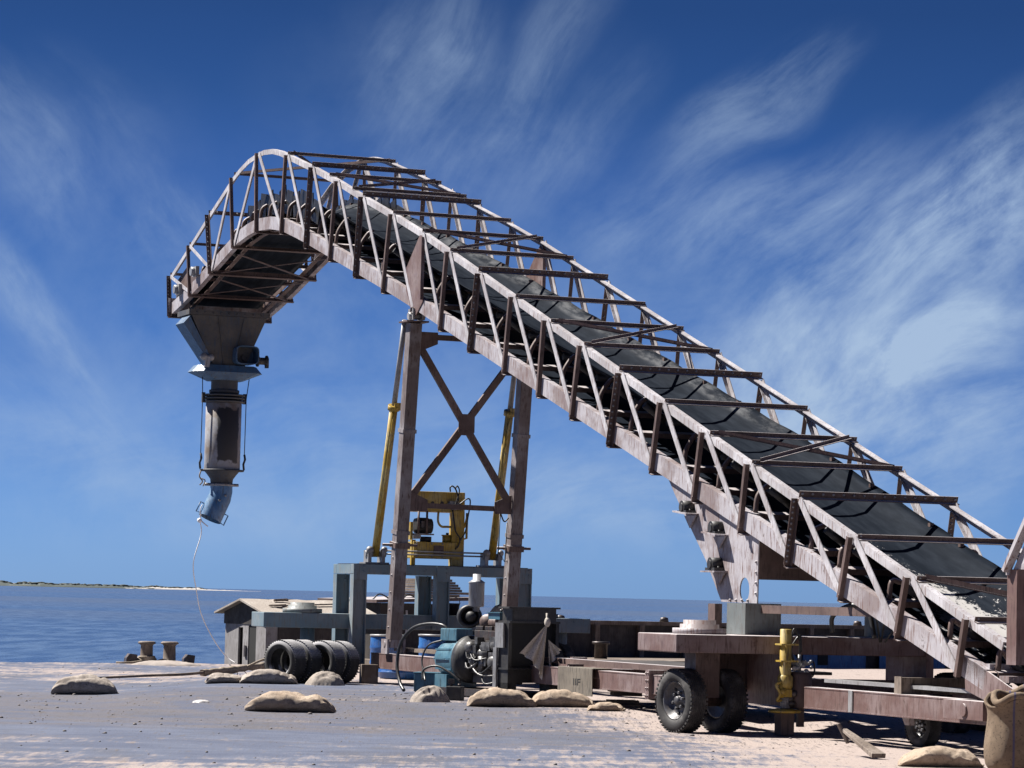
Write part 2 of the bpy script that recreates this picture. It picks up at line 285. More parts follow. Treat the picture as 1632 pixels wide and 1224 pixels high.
# ------------------------------------------------------------------ mesh helper
class MB:
    def __init__(s): s.v = []; s.f = []; s.sm = []
    def add(s, vs, fs, smooth=False):
        o = len(s.v); s.v += [tuple(p) for p in vs]
        for f in fs: s.f.append([i + o for i in f]); s.sm.append(smooth)
        return s
    def box(s, x0, x1, y0, y1, z0, z1):
        vs = [(x0, y0, z0), (x1, y0, z0), (x1, y1, z0), (x0, y1, z0), (x0, y0, z1), (x1, y0, z1), (x1, y1, z1), (x0, y1, z1)]
        return s.add(vs, [(3, 2, 1, 0), (4, 5, 6, 7), (0, 1, 5, 4), (1, 2, 6, 5), (2, 3, 7, 6), (3, 0, 4, 7)])
    def beam(s, p0, p1, w, h, up=(0, 0, 1), w1=None, h1=None):
        p0, p1 = Vector(p0), Vector(p1); d = (p1 - p0).normalized()
        sd = d.cross(Vector(up)); sd = sd.normalized() if sd.length > 1e-5 else Vector((1, 0, 0)); u = sd.cross(d)
        vs = []
        for p, a, b in ((p0, w, h), (p1, w1 or w, h1 or h)):
            for i, j in ((-1, -1), (1, -1), (1, 1), (-1, 1)): vs.append(p + sd * (i * a / 2) + u * (j * b / 2))
        return s.add(vs, [(0, 1, 2, 3), (7, 6, 5, 4), (0, 4, 5, 1), (1, 5, 6, 2), (2, 6, 7, 3), (3, 7, 4, 0)])
    def tube(s, pts, r, n=8, caps=True):
        pts = [Vector(p) for p in pts]; rs = r if isinstance(r, (list, tuple)) else [r] * len(pts)
        t0 = (pts[1] - pts[0]).normalized(); a = t0.orthogonal().normalized(); vs = []
        for i, p in enumerate(pts):
            t = (pts[min(i + 1, len(pts) - 1)] - pts[max(i - 1, 0)]).normalized()
            a = (a - t * a.dot(t)).normalized(); b = t.cross(a)
            for k in range(n):
                q = 2 * math.pi * k / n; vs.append(p + (a * math.cos(q) + b * math.sin(q)) * rs[i])
        fs = [(i * n + k, i * n + (k + 1) % n, (i + 1) * n + (k + 1) % n, (i + 1) * n + k) for i in range(len(pts) - 1) for k in range(n)]
        s.add(vs, fs, True)
        if caps:
            m = len(pts) - 1
            s.add(vs[:n][::-1], [tuple(range(n))]); s.add(vs[m * n:], [tuple(range(n))])
        return s
    def cyl(s, p0, p1, r, n=16, r1=None): return s.tube([p0, p1], [r, r1 if r1 is not None else r], n)
    def lathe(s, prof, p0, axis, n=32):
        p0 = Vector(p0); ax = Vector(axis).normalized(); a = ax.orthogonal().normalized(); b = ax.cross(a); vs = []
        for r, t in prof:
            for k in range(n):
                q = 2 * math.pi * k / n; vs.append(p0 + ax * t + (a * math.cos(q) + b * math.sin(q)) * r)
        m = len(prof)
        return s.add(vs, [(i * n + k, i * n + (k + 1) % n, (i + 1) * n + (k + 1) % n, (i + 1) * n + k) for i in range(m - 1) for k in range(n)], True)
    def prism(s, pts, off):
        n = len(pts); pts = [Vector(p) for p in pts]; off = Vector(off)
        return s.add(pts + [p + off for p in pts], [tuple(range(n))[::-1], tuple(range(n, 2 * n))] + [(i, (i + 1) % n, n + (i + 1) % n, n + i) for i in range(n)])
    def loft(s, r0, r1):
        n = len(r0)
        return s.add(list(r0) + list(r1), [(i, (i + 1) % n, n + (i + 1) % n, n + i) for i in range(n)])
    def sphere(s, c, r, n=10, m=6, sq=(1, 1, 1)):
        c = Vector(c); vs = []
        for i in range(m + 1):
            ph = math.pi * i / m
            for k in range(n):
                q = 2 * math.pi * k / n; vs.append(c + Vector((math.sin(ph) * math.cos(q) * sq[0], math.sin(ph) * math.sin(q) * sq[1], math.cos(ph) * sq[2])) * r)
        return s.add(vs, [(i * n + k, (i + 1) * n + k, (i + 1) * n + (k + 1) % n, i * n + (k + 1) % n) for i in range(m) for k in range(n)], True)
    def sweep(s, path, prof):       # path in a plane x = const: (x, y, z); prof: closed list of (dx, dn), n = upward normal of the path
        P = [Vector(p) for p in path]; vs = []; n = len(prof)
        for i, p in enumerate(P):
            a = P[min(i + 1, len(P) - 1)] - P[max(i - 1, 0)]; a.normalize(); nn = Vector((1, 0, 0)).cross(a)
            if nn.z < 0: nn = -nn
            for dx, dn in prof: vs.append(p + Vector((dx, 0, 0)) + nn * dn)
        m = len(P)
        s.add(vs, [(i * n + k, i * n + (k + 1) % n, (i + 1) * n + (k + 1) % n, (i + 1) * n + k) for i in range(m - 1) for k in range(n)])
        s.add(vs[:n], [tuple(range(n))[::-1]]); s.add(vs[(m - 1) * n:], [tuple(range(n))]); return s
    def rivets(s, pts, r, axis):
        ax = Vector(axis).normalized(); a = ax.orthogonal().normalized(); b = ax.cross(a)
        for p in pts:
            p = Vector(p); ring = [p + (a * math.cos(k * math.pi / 3) + b * math.sin(k * math.pi / 3)) * r for k in range(6)]
            ring2 = [p + ax * r * .9 + (q - p) * .62 for q in ring]
            s.add(ring + ring2, [(i, (i + 1) % 6, 6 + (i + 1) % 6, 6 + i) for i in range(6)] + [tuple(range(6, 12))], True)
        return s
    def shift(s, d):
        s.v = [(a[0] + d[0], a[1] + d[1], a[2] + d[2]) for a in s.v]; return s
OFF = {}
def tag(o, label=None, cat=None, group=None, kind=None):
    for k, v in (('label', label), ('category', cat), ('group', group), ('kind', kind)):
        if v: o[k] = v
    return o
def build(name, mb, mat, parent=None, bevel=0, label=None, sub=0, extra=None):
    nf = len(mb.f)
    if extra: mb.add(extra[0].v, extra[0].f, True)
    me = bpy.data.meshes.new(name)
    off = OFF.get(parent.name, (0, 0, 0)) if parent else (0, 0, 0)
    vs = [(a[0] - off[0], a[1] - off[1], a[2] - off[2]) for a in mb.v]
    me.from_pydata(vs, [], mb.f); me.polygons.foreach_set('use_smooth', mb.sm); me.update()
    bm = bmesh.new(); bm.from_mesh(me); bmesh.ops.remove_doubles(bm, verts=bm.verts, dist=1e-5); bmesh.ops.recalc_face_normals(bm, faces=bm.faces); bm.to_mesh(me); bm.free()
    me.materials.append(M[mat])
    if extra:
        me.materials.append(M[extra[1]]); me.polygons.foreach_set('material_index', [0] * nf + [1] * (len(me.polygons) - nf))
    o = bpy.data.objects.new(name, me); COL.objects.link(o)
    if parent: o.parent = parent; OFF[o.name] = off
    if bevel:
        b = o.modifiers.new('bevel', 'BEVEL'); b.width = bevel; b.segments = 2; b.limit_method = 'ANGLE'
    if sub:
        q = o.modifiers.new('subdivision', 'SUBSURF'); q.levels = sub; q.render_levels = sub
    if label: o['label'] = label
    return o
AZ = R(21.3)
O0 = Vector((2.7913, 39.7015, 0)); HV = Vector((-math.sin(AZ), math.cos(AZ), 0)); SV = Vector((math.cos(AZ), math.sin(AZ), 0))
def W(v, u, z): return O0 + SV * v + HV * u + Vector((0, 0, z))
def thing(name, label, cat, at, rot=AZ, group=None, machine=True):
    """Empty at the base of a thing. machine=True: `at` is (v,u,z) in the loader's own frame and parts are given in that frame."""
    o = bpy.data.objects.new(name, None); COL.objects.link(o); o.empty_display_size = .2
    o.location = W(*at) if machine else Vector(at); o.rotation_euler = (0, 0, rot)
    OFF[o.name] = tuple(at) if machine else (0, 0, 0)
    return tag(o, label, cat, group)
def cat(pts, n=8):
    P = [Vector(p) for p in pts]; P = [P[0] * 2 - P[1]] + P + [P[-1] * 2 - P[-2]]; out = []
    for i in range(1, len(P) - 2):
        a, b, c, d = P[i - 1:i + 3]
        for k in range(n):
            t = k / n; out.append(.5 * ((2 * b) + (c - a) * t + (2 * a - 5 * b + 4 * c - d) * t * t + (3 * b - a - 3 * c + d) * t ** 3))
    return out + [P[-2]]
def copy_tree(o, parent=None):
    c = o.copy(); COL.objects.link(c)
    if parent: c.parent = parent
    for ch in list(o.children): copy_tree(ch, c)
    return c

# ================================================================== SETTING
E_DIR = Vector((.819, .573, 0)); N_DIR = Vector((-.573, .819, 0))          # quay edge direction, and outward to the water
def edge_y(x): return 64.0 + .70 * (x + 10.4)
def sst(a, b, v): t = min(1, max(0, (v - a) / (b - a))); return t * t * (3 - 2 * t)
def gz(x, y): return .11 * sst(39.8, 43.0, y + .25 * x) * (1 - sst(55, 60, y)) * sst(-6.2, -4.4, x) + .022 * noise.noise(Vector((x * .35, y * .35, 0))) + .012 * noise.noise(Vector((x * 1.3, y * 1.3, 5))) - .012
def build_quay():
    mb = MB(); xs = [-220, -120, -70, -45] + [-30 + i * .5 for i in range(141)] + [50, 70, 110, 200]
    nr = 200; vs = []
    for x in xs:
        e = edge_y(x) if x < 60 else edge_y(60) + (x - 60) * .7
        for j in range(nr + 1):
            t = j / nr; y = -60 + 82 * (t / .1) if t < .1 else 22 + (e - 22) * (t - .1) / .9
            if x < -60: y = -60 + (max(e, -40) + 60) * t if e > -55 else -60 - (nr - j) * .1
            d = e - y; lip = .05 * max(0, 1 - abs(d - .5) / .7) * (.6 + .8 * noise.noise(Vector((x * .8, 3, 1))))
            vs.append((x, y, gz(x, y) + lip))
    n = nr + 1
    mb.add(vs, [(i * n + j, (i + 1) * n + j, (i + 1) * n + j + 1, i * n + j + 1) for i in range(len(xs) - 1) for j in range(nr)], True)
    top = [vs[i * n + nr] for i in range(len(xs))]
    mb.add(top + [(p[0], p[1], -4) for p in top], [(i, i + 1, len(xs) + i + 1, len(xs) + i) for i in range(len(xs) - 1)])
    tag(build('quay', mb, 'ground'), kind='structure')
build_quay()
mb = MB(); mb.add([(-60000, -200, -2), (60000, -200, -2), (60000, 80000, -2), (-60000, 80000, -2)], [(0, 1, 2, 3)])
tag(build('water', mb, 'water'), kind='structure')
# far low island: a sand strip with scrub on it
def build_island():
    mb = MB(); n = 220; rows = []; pt = lambda p: 4650 + 900 * max(0, p / 420) ** 2
    def top(p): return (5.6 - 2.0 * sst(0, 330, p)) * (1 - sst(322, 345, p)) * (.72 + .5 * noise.noise(Vector((p * .045, 0, 0))) + .30 * noise.noise(Vector((p * .3, 2, 0)))) + 1.1 * (1 - sst(345, 425, p)) + .1
    for i in range(n + 1):
        p = -160 + 585 * i / n; y = pt(p); h = max(.1, top(p)); x = (p - 816) / 5000 * y
        for q, (dy, f) in enumerate(((-6, -.2), (4, .30), (40, .55), (70, .85), (95, 1.0), (130, .9), (170, -.2))):
            j = 1 + .45 * noise.noise(Vector((p * .22, q * 1.9, 4))); rows.append((x + dy * x / y, y + dy, -2 + h * f * (j if 0 < q < 6 else 1)))
    mb.add(rows, [(i * 7 + k, i * 7 + 7 + k, i * 7 + 8 + k, i * 7 + 1 + k) for i in range(n) for k in range(6)], True)
    tag(build('island', mb, 'sand'), kind='structure')
    mb = MB(); rnd = random.Random(3)
    for i in range(700):
        p = rnd.uniform(-160, 338) if i % 12 else rnd.choice([57, 60, 62, 64, 190, 205, 206]); y = pt(p) + rnd.uniform(60, 120); x = (p - 816) / 5000 * y; h = top(p); r_ = rnd.uniform(.8, 1.8) * (.5 + h / 9) * (1.5 if not i % 12 else 1)
        mb.sphere((x, y, -2 + h * rnd.uniform(.75, 1.0)), r_, 7, 4, (rnd.uniform(1.4, 4.0), 1.5, rnd.uniform(.6, 1.0)))
    tag(build('island_scrub', mb, 'scrub'), 'dark low scrub covering the far island on the horizon', 'scrub', kind='stuff')
build_island()
def build_pebbles():
    mb = MB(); rnd = random.Random(11)
    for i in range(900):
        y = rnd.choice([rnd.uniform(28.5, 62), rnd.uniform(36, 47)]); x = rnd.uniform(-.17, .17) * y
        r_ = rnd.choice([.006, .007, .008, .010, .013, .020]) * rnd.uniform(.6, 1.2)
        mb.sphere((x, y, gz(x, y) + r_ * .3), r_, 6, 4, (rnd.uniform(.8, 1.5), rnd.uniform(.8, 1.4), rnd.uniform(.5, .9)))
    tag(build('pebbles', mb, 'stone'), 'scattered dark pebbles and crumbs over the quay', 'pebbles', kind='stuff')
build_pebbles()

# ================================================================== BELT LOADER
NT_K = [(-9, .533), (11.7, 7.44), (13.2, 7.90), (14.8, 8.37), (16.2, 8.80), (17.75, 9.24), (18.57, 9.456), (19.32, 9.655), (19.76, 9.77), (20.25, 9.866), (20.82, 9.915), (21.27, 9.905), (21.85, 9.86), (22.44, 9.745), (22.86, 9.635), (24.4, 9.11), (25.87, 8.59), (27.35, 8.07)]
NB_K = [(-9, -.035), (11.0, 5.91), (12.0, 6.21), (13.5, 6.64), (15.0, 7.05), (16.4, 7.43), (17.86, 7.83), (18.63, 8.03), (19.5, 8.24), (20.28, 8.355), (21.12, 8.40), (21.7, 8.37), (22.4, 8.29), (23.13, 8.12), (24.0, 7.92), (25.1, 7.66), (26.3, 7.41), (27.2, 7.25)]
ntc = lambda u: float(np.interp(u, *zip(*NT_K))); nbc = lambda u: float(np.interp(u, *zip(*NB_K)))
us = lambda a, b: sorted({a, b} | {k[0] for k in NT_K + NB_K if a < k[0] < b})
L = thing('belt_loader', 'long rust-red truss conveyor with drooping head, rising over the quay on wheels', 'conveyor', (1, 0, 0))
box_prof = lambda w_, h_: [(-w_ / 2, -h_), (w_ / 2, -h_), (w_ / 2, 0), (-w_ / 2, 0)]
U0 = -6.9
for v in (0, 2):
    sg = -1 if v == 0 else 1
    p = [(v, u, ntc(u)) for u in us(U0, 27.3)]
    # angle section: top flange and outer leg
    prof = [(sg * .045, 0), (-sg * .045, 0), (-sg * .045, -.014), (sg * .031, -.014), (sg * .031, -.095), (sg * .045, -.095)]
    if sg > 0: prof = prof[::-1]
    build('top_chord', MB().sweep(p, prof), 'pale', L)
    p = [(v, u, nbc(u)) for u in us(U0 + .4, 27.15)]
    prof = [(sg * .05, 0), (sg * .05, .235), (-sg * .05, .235), (-sg * .05, .22), (sg * .034, .22), (sg * .034, .015), (-sg * .05, .015), (-sg * .05, 0)]
    if sg > 0: prof = prof[::-1]
    build('bottom_chord', MB().sweep(p, prof), 'rust', L)
TOPU = [27.3, 25.87, 24.5, 22.86, 21.15, 19.25, 17.69, 16.21, 14.8, 13.22, 11.70, 10.43, 9.02, 7.59, 6.236, 4.86, 3.455, 2.03, .685, -.668, -2.02, -3.465, -4.85, -6.19]
BOTU = [27.15, 25.63, 24.14, 22.59, 21.03, 19.41, 17.86, 16.44, 14.99, 13.51, 12.01, 10.66, 9.30, 7.80, 6.39, 5.10, 3.73, 2.27, .895, -.506, -1.835, -3.24, -4.64, -6.02]
RIV = {0, 2, 6, 8, 12, 16, 20}
nrm = lambda a: a.normalized()
for v in (0, 2):
    sg = -1 if v == 0 else 1
    for i, (a, b) in enumerate(zip(TOPU, BOTU)):
        if i == 10: continue
        wd = .085 if i in RIV else .062
        v0 = v + sg * .05; v1 = v0 + sg * wd
        T = Vector((0, a, ntc(a) - .012)); B = Vector((0, b, nbc(b) - (.045 if i in RIV else .02)))
        d = (B - T).normalized(); n = Vector((0, -d.z, d.y)); n = n if n.y < 0 else -n
        mb = MB(); x0, x1 = min(v0, v1), max(v0, v1)
        mb.add([(x0, *T.yz), (x1, *T.yz), (x1, *B.yz), (x0, *B.yz)] + [(x, *(q + n * -.010).yz) for x, q in ((x0, T), (x1, T), (x1, B), (x0, B))],
               [(0, 1, 2, 3), (7, 6, 5, 4), (0, 4, 5, 1), (1, 5, 6, 2), (2, 6, 7, 3), (3, 7, 4, 0)])
        xi = x1 if i in RIV and sg < 0 else (x0 + .012 if sg < 0 else x1)
        s2 = 1 if (i in RIV and sg < 0) else -1
        q0, q1 = T + n * (.001 * s2), B + n * (.001 * s2); q2, q3 = q1 + n * (.06 * s2), q0 + n * (.06 * s2)
        mb.prism([(xi, *q0.yz), (xi, *q1.yz), (xi, *q2.yz), (xi, *q3.yz)], (-.011, 0, 0))
        if i in RIV:
            xm = (x0 + x1) / 2 - .008; k = 11
            rv_ = MB().rivets([(xm, *(T + (B - T) * (.05 + .9 * j / k)).yz) for j in range(k + 1)], .017, n)
        build('post', mb, 'brown', L, extra=(rv_, 'grey') if i in RIV else None)  # rivets get a paler material: the light they catch is put into their colour
    for i in range(len(TOPU) - 1):
        if i >= 4: a, b = (TOPU[i], ntc(TOPU[i]) - .03), (BOTU[i + 1], nbc(BOTU[i + 1]) + .03)
        elif i >= 2: a, b = (TOPU[i + 1], ntc(TOPU[i + 1]) - .03), (BOTU[i], nbc(BOTU[i]) + .03)
        else: a, b = (TOPU[i], ntc(TOPU[i]) - .03), (BOTU[i + 1], nbc(BOTU[i + 1]) + .03)
        sh = -.075 if i >= 4 else (.06 if i >= 2 else -.05)
        P, Q = Vector((v + sg * .062, a[0] + sh, a[1])), Vector((v + sg * .062, b[0] + (.055 if i >= 4 else 0), b[1]))
        mb = MB(); mb.beam(P, Q, .012, .098 if i >= 2 else .07, up=(0, 1, .3)); 
        dd = (Q - P).normalized(); nn = Vector((1, 0, 0)).cross(dd) * .04
        mb.beam(P + nn + Vector((-sg * .03, 0, 0)), Q + nn + Vector((-sg * .03, 0, 0)), .045, .010, up=nn)
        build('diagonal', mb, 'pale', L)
def slope(f, u): return math.atan2(f(u + .3) - f(u - .3), .6)
def obox(mb, v0, v1, u, z, t0, t1, n0, n1, al):
    c, s_ = math.cos(al), math.sin(al); P = lambda v, t, n: (v, u + t * c - n * s_, z + t * s_ + n * c)
    vs = [P(v0, t0, n0), P(v1, t0, n0), P(v1, t1, n0), P(v0, t1, n0), P(v0, t0, n1), P(v1, t0, n1), P(v1, t1, n1), P(v0, t1, n1)]
    return mb.add(vs, [(3, 2, 1, 0), (4, 5, 6, 7), (0, 1, 5, 4), (1, 2, 6, 5), (2, 3, 7, 6), (3, 0, 4, 7)])
STR = [27.3, 25.87, 24.496, 22.75, 19.25, 17.75, 16.705, 15.39, 14.816, 13.2, 11.72, 10.39, 9.1, 7.49, 6.07, 4.8, 3.52, 1.97, .53, -.72, -2.04, -3.57, -5.0, -6.3]
STR_R = {24.496, 17.75, 14.816, 9.1, 3.52, -2.04}
for u in STR:
    z = ntc(u); rv = u in STR_R; h_ = .088 if rv else .062; x0, x1 = -.05, 2.06 + (.06 if rv else 0)
    al = slope(ntc, u); mb = MB(); obox(mb, x0, x1, u, z, 0, .009, .002, h_, al)
    obox(mb, x0, x1, u, z, -.060, -.001, .002, .011, al)
    k = 15 if rv else 1
    rv_ = MB().rivets([(x0 + .04 + (x1 - x0 - .08) * j / k, u - h_ * .58 * math.sin(al), z + h_ * .58) for j in range(k + 1)], .019 if rv else .015, (0, -1, 0))
    build('cross_strut', mb, 'brown', L, extra=(rv_, 'grey'))  # paler rivet colour again stands in for caught sunlight
for a, b in ((16.705, 15.39), (11.72, 10.39), (6.07, 4.8), (.53, -.72), (22.75, 19.25)):
    for k, (q, r_) in enumerate(((a, b), (b, a))):
        dz = .045 + .014 * k
        mb = MB(); P, Q = Vector((.06, q - .02, ntc(q) + dz)), Vector((1.94, r_ - .02, ntc(r_) + dz))
        mb.beam(P, Q, .010, .055); mb.beam(P + Vector((0, -.034, -.024)), Q + Vector((0, -.034, -.024)), .05, .009)
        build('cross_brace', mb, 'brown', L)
mb = MB(); P, Q = Vector((.05, -5.0, ntc(-5.0) + .05)), Vector((1.95, -6.3, ntc(-6.3) + .05)); mb.beam(P, Q, .012, .07); mb.beam(P + Vector((0, -.05, -.03)), Q + Vector((0, -.05, -.03)), .09, .01); build('cross_brace', mb, 'brown', L)
# bottom cross members
for i, u in enumerate(BOTU[:-1]):
    z = nbc(u); h_ = .12 if i in RIV else .08
    if 2 < i < 5: h_ = .07
    al = slope(nbc, u); mb = MB(); obox(mb, -.12, 2.12, u, z, -.006, .006, -.012 - h_ * .55, h_ * .35, al)
    obox(mb, -.115, 2.115, u, z, -.075, -.0065, -.012 - h_ * .55, -h_ * .55, al)
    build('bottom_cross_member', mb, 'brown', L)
for a, b in ((25.4, 24.3), (24.0, 22.8)):
    for k, (q, r_) in enumerate(((a, b), (b, a))):
        mb = MB(); mb.beam((.1, q, nbc(q) - .06 - .02 * k), (1.9, r_, nbc(r_) - .06 - .02 * k), .07, .012); build('bottom_brace', mb, 'brown', L)
for v in (.22, 1.78):
    mb = MB(); mb.sweep([(v, u, nbc(u) - .01) for u in us(17.9, 26.8)], [(-.045, 0), (.045, 0), (.045, .012), (-.045, .012)]); build('deck_stringer', mb, 'brown', L)
# carrying belt, return belt, idlers
def edge_z(u):
    f = .72 if u < 17 else .72 - .10 * min(1, (u - 17) / 3)
    return min(nbc(u) + f, ntc(u) - .225) if u < 24.5 else nbc(u) + .62 - .10 * (u - 24.5)
BX = [(.26, 0.0), (.34, -.045), (.46, -.125), (.62, -.225), (.80, -.262), (1.0, -.27), (1.2, -.262), (1.38, -.225), (1.54, -.125), (1.66, -.045), (1.74, 0.0)]
ul = [-7.6 + .18 * i for i in range(int((26.9 + 7.6) / .18) + 1)]
vs = []; n = len(BX)
for u in ul:
    e = edge_z(u); sag = .012 * math.sin(u * 4.6)
    for x, dz in BX: vs.append((x, u, e + dz + sag * abs(x - 1)))
k = len(vs); vs += [(a, b, c - .016) for a, b, c in vs]; m = len(ul)
fs = [(i * n + j, i * n + j + 1, (i + 1) * n + j + 1, (i + 1) * n + j) for i in range(m - 1) for j in range(n - 1)]
fs += [tuple(k + q for q in f[::-1]) for f in fs]
for i in range(m - 1):
    for j in (0, n - 1): fs.append((i * n + j, (i + 1) * n + j, k + (i + 1) * n + j, k + i * n + j))
mb = MB(); mb.add(vs, fs, True); build('carrying_belt', mb, 'belt', L)
mb = MB(); mb.sweep([(1, u, nbc(u) + .07) for u in us(-6.6, 26.6)], [(-.66, 0), (.66, 0), (.66, .014), (-.66, .014)]); build('return_belt', mb, 'belt', L)
IDL = [-6.6, -5.55, -4.14, -2.9, -2.15, -.6, .5, 1.58, 3.36, 4.5, 5.9, 7.2, 8.6, 10.0, 11.3, 12.6, 14.0, 15.3, 16.6, 17.6, 18.3, 18.9, 19.5, 20.1, 20.7, 21.3, 21.9, 22.5, 23.1, 24.2, 25.3]
for i, u in enumerate(IDL):
    zb = nbc(u) + .235; e = edge_z(u)
    al = slope(nbc, u); mb = MB(); obox(mb, .04, 1.96, u, zb, -.07, .055, 0, .012, al); obox(mb, .04, 1.96, u, zb, -.068, -.058, -.06, -.001, al)
    for sx in (-1, 1):
        xa, xb, xc = 1 + sx * .93, 1 + sx * .90, 1 + sx * .72
        mb.tube(cat([(xa, u, zb), (xb, u, zb + .22), (xc + sx * .06, u, e - .07), (xc - sx * .02, u, e - .02)], 4), .032, 6)
        mb.box(min(xc, xc - sx * .05), max(xc, xc - sx * .05), u - .03, u + .03, e - .035, e + .012)
    fr = build('idler_frame', mb, 'brown', L)
    for ra, rb in (((.62, -.30), (1.38, -.30)), ((.27, -.075), (.58, -.285)), ((1.73, -.075), (1.42, -.285))):
        mb = MB(); mb.cyl((ra[0], u, e + ra[1] - .03), (rb[0], u, e + rb[1] - .03), .052, 12); build('roller', mb, 'black', fr)
# short rubber skirt blocks riding over the hump
for i in range(11):
    u = 18.2 + i * .42; e = edge_z(u)
    for v in (.2, 1.8):
        a = (-.25 if i % 2 else .2) + .35 * (u - 20.5) * -.12
        c, s_ = math.cos(a), math.sin(a)
        q = [(-.20, -.30), (.20, -.30), (.20, .10 + .05 * (i % 3)), (-.20, .10 + .05 * (i % 3))]
        mb = MB(); mb.prism([(v, u + x * c - y * s_, e - .02 + x * s_ + y * c) for x, y in q], (.02, 0, 0)); build('skirt_flap', mb, 'hose', L)
# head pulley, side guards
mb = MB(); mb.cyl((.25, 26.7, nbc(26.7) + .30), (1.75, 26.7, nbc(26.7) + .30), .21, 24); mb.cyl((-.05, 26.7, nbc(26.7) + .30), (2.05, 26.7, nbc(26.7) + .30), .05, 12); build('head_pulley', mb, 'black', L)
for v in (.06, 1.92):
    mb = MB(); mb.prism([(v, 25.2, nbc(25.2) + .24), (v, 27.2, nbc(27.2) + .23), (v, 27.2, 7.95), (v, 26.4, 8.2)], (.012, 0, 0)); build('head_guard', mb, 'brown', L)
mb = MB(); mb.box(-.1, 2.1, 27.16, 27.2, 7.2, 7.6); mb.rivets([(.1 + .2 * i, 27.15, 7.27) for i in range(10)], .02, (0, -1, 0)); build('head_plate', mb, 'rust', L)
for (u, z, dx) in ((25.2, 7.98, -.10), (26.45, 7.72, -.09)):
    mb = MB(); mb.box(-.13, -.056, u - .14, u + .14, z - .1, z + .1); mb.cyl((-.2, u, z), (-.05, u, z), .09, 14); build('pulley_bearing', mb, 'grey', L)
# kite plates at the luffing point
for v in (0, 2):
    x = v + (-.065 if v == 0 else .055)
    mb = MB(); mb.prism([(x, 11.80, 7.40), (x, 12.42, 6.92), (x, 12.40, 6.55), (x, 12.08, 6.12), (x, 11.93, 6.08), (x, 11.58, 6.30), (x, 11.62, 7.38)], (.012, 0, 0)); 
    mb.box(x - .045, x + .012, 11.575, 11.59, 6.33, 7.35)
    build('kite_plate', mb, 'redrust', L)
    mb = MB(); mb.cyl((v - .14, 12.05, 6.10), (v + .14, 12.05, 6.10), .06, 14)
    for q in (-.1, .06): mb.box(v + q, v + q + .03, 11.93, 12.17, 6.03, 6.22)
    build('pivot_pin', mb, 'grey', L)
# hanging side plates with pillow blocks, transverse plate
def plate_with_hole(x, outer, hole, th):
    bm = bmesh.new(); es = []
    for loop in (outer, hole):
        q = [bm.verts.new((x, a, b)) for a, b in loop]; es += [bm.edges.new((q[i], q[(i + 1) % len(q)])) for i in range(len(q))]
    bmesh.ops.triangle_fill(bm, edges=es, use_beauty=True)
    vs = [tuple(v.co) for v in bm.verts]; bm.verts.index_update(); fs = [tuple(v.index for v in f.verts) for f in bm.faces]; bm.free()
    mb = MB(); mb.add(vs, fs); mb.add([(a + th, b, c) for a, b, c in vs], [f[::-1] for f in fs])
    for loop in (outer, hole): mb.add([(x, a, b) for a, b in loop] + [(x + th, a, b) for a, b in loop], [(i, (i + 1) % len(loop), len(loop) + (i + 1) % len(loop), len(loop) + i) for i in range(len(loop))])
    return mb
HOLE = [(-.45 + .14 * math.cos(q), 1.74 + .155 * math.sin(q)) for q in [2 * math.pi * k / 24 for k in range(24)]]
for v in (.012, 1.97):
    out = [(2.05, nbc(2.05) + .05), (1.72, 2.98), (.72, 2.12), (.22, 1.585), (-.815, 1.575), (-.83, nbc(-.83) + .05)]
    mb = plate_with_hole(v, out, HOLE, .018)
    mb.rivets([(v, -.05 - .17 * i, 1.61) for i in range(4)] + [(v, -.78, 1.70 + .13 * i) for i in range(4)], .022, (-1, 0, 0))
    pl = build('side_plate', mb, 'rust', L)
    if v < 1:
        for (u, z, tl) in ((1.17, 2.80, .2), (.27, 2.52, .2), (.27, 2.06, 0)):
            mb = MB(); dx = v - .17; tz = lambda du: -tl * du
            mb.prism([(v, u + .20, z - .085 + .2 * tl), (v, u - .22, z - .085 - .22 * tl * 0), (v, u - .22, z - .105), (v, u + .20, z - .105 + .2 * tl)], (-.19, 0, 0))
            mb.prism([(v - .02, u + .15, z - .11), (v - .02, u - .2, z - .11), (v - .02, u - .02, z - .27)], (-.02, 0, 0))
            sh = build('bearing_shelf', mb, 'rust', pl)
            mb = MB(); mb.cyl((v - .15, u, z), (v + .01, u, z), .085, 20); mb.cyl((v - .165, u, z), (v - .14, u, z), .055, 16); mb.box(v - .15, v - .02, u - .14, u + .14, z - .08, z - .045)
            mb.rivets([(v - .08, u - .11, z - .044), (v - .08, u + .11, z - .044)], .02, (0, 0, 1))
            build('pillow_block', mb, 'black', pl)
for (u, z) in ((1.17, 2.80), (.27, 2.52), (.27, 2.06)):
    mb = MB(); mb.cyl((.25, u, z), (1.75, u, z), .16, 20); mb.cyl((0, u, z), (2, u, z), .035, 10); build('snub_pulley', mb, 'black', L)
mb = MB(); mb.box(.035, 1.965, -.80, -.785, 1.87, nbc(-.8) + .02); build('transverse_plate', mb, 'brown', L)
for v in (0.06, 1.94):
    mb = MB(); mb.box(v - .06, v + .06, -3.9, -.2, 1.455, 1.555); build('tie_beam', mb, 'brown', L)
mb = MB(); mb.box(-.21, .28, -.95, -.42, 1.19, 1.575); build('grey_pedestal', mb, 'pedestal', L)
mb = MB(); mb.box(1.72, 2.21, -.95, -.42, 1.19, 1.575); build('grey_pedestal', mb, 'pedestal', L)
mb = MB(); mb.box(-.32, -.22, -.3, -.1, 1.19, 1.56); build('pedestal_stay', mb, 'brown', L)

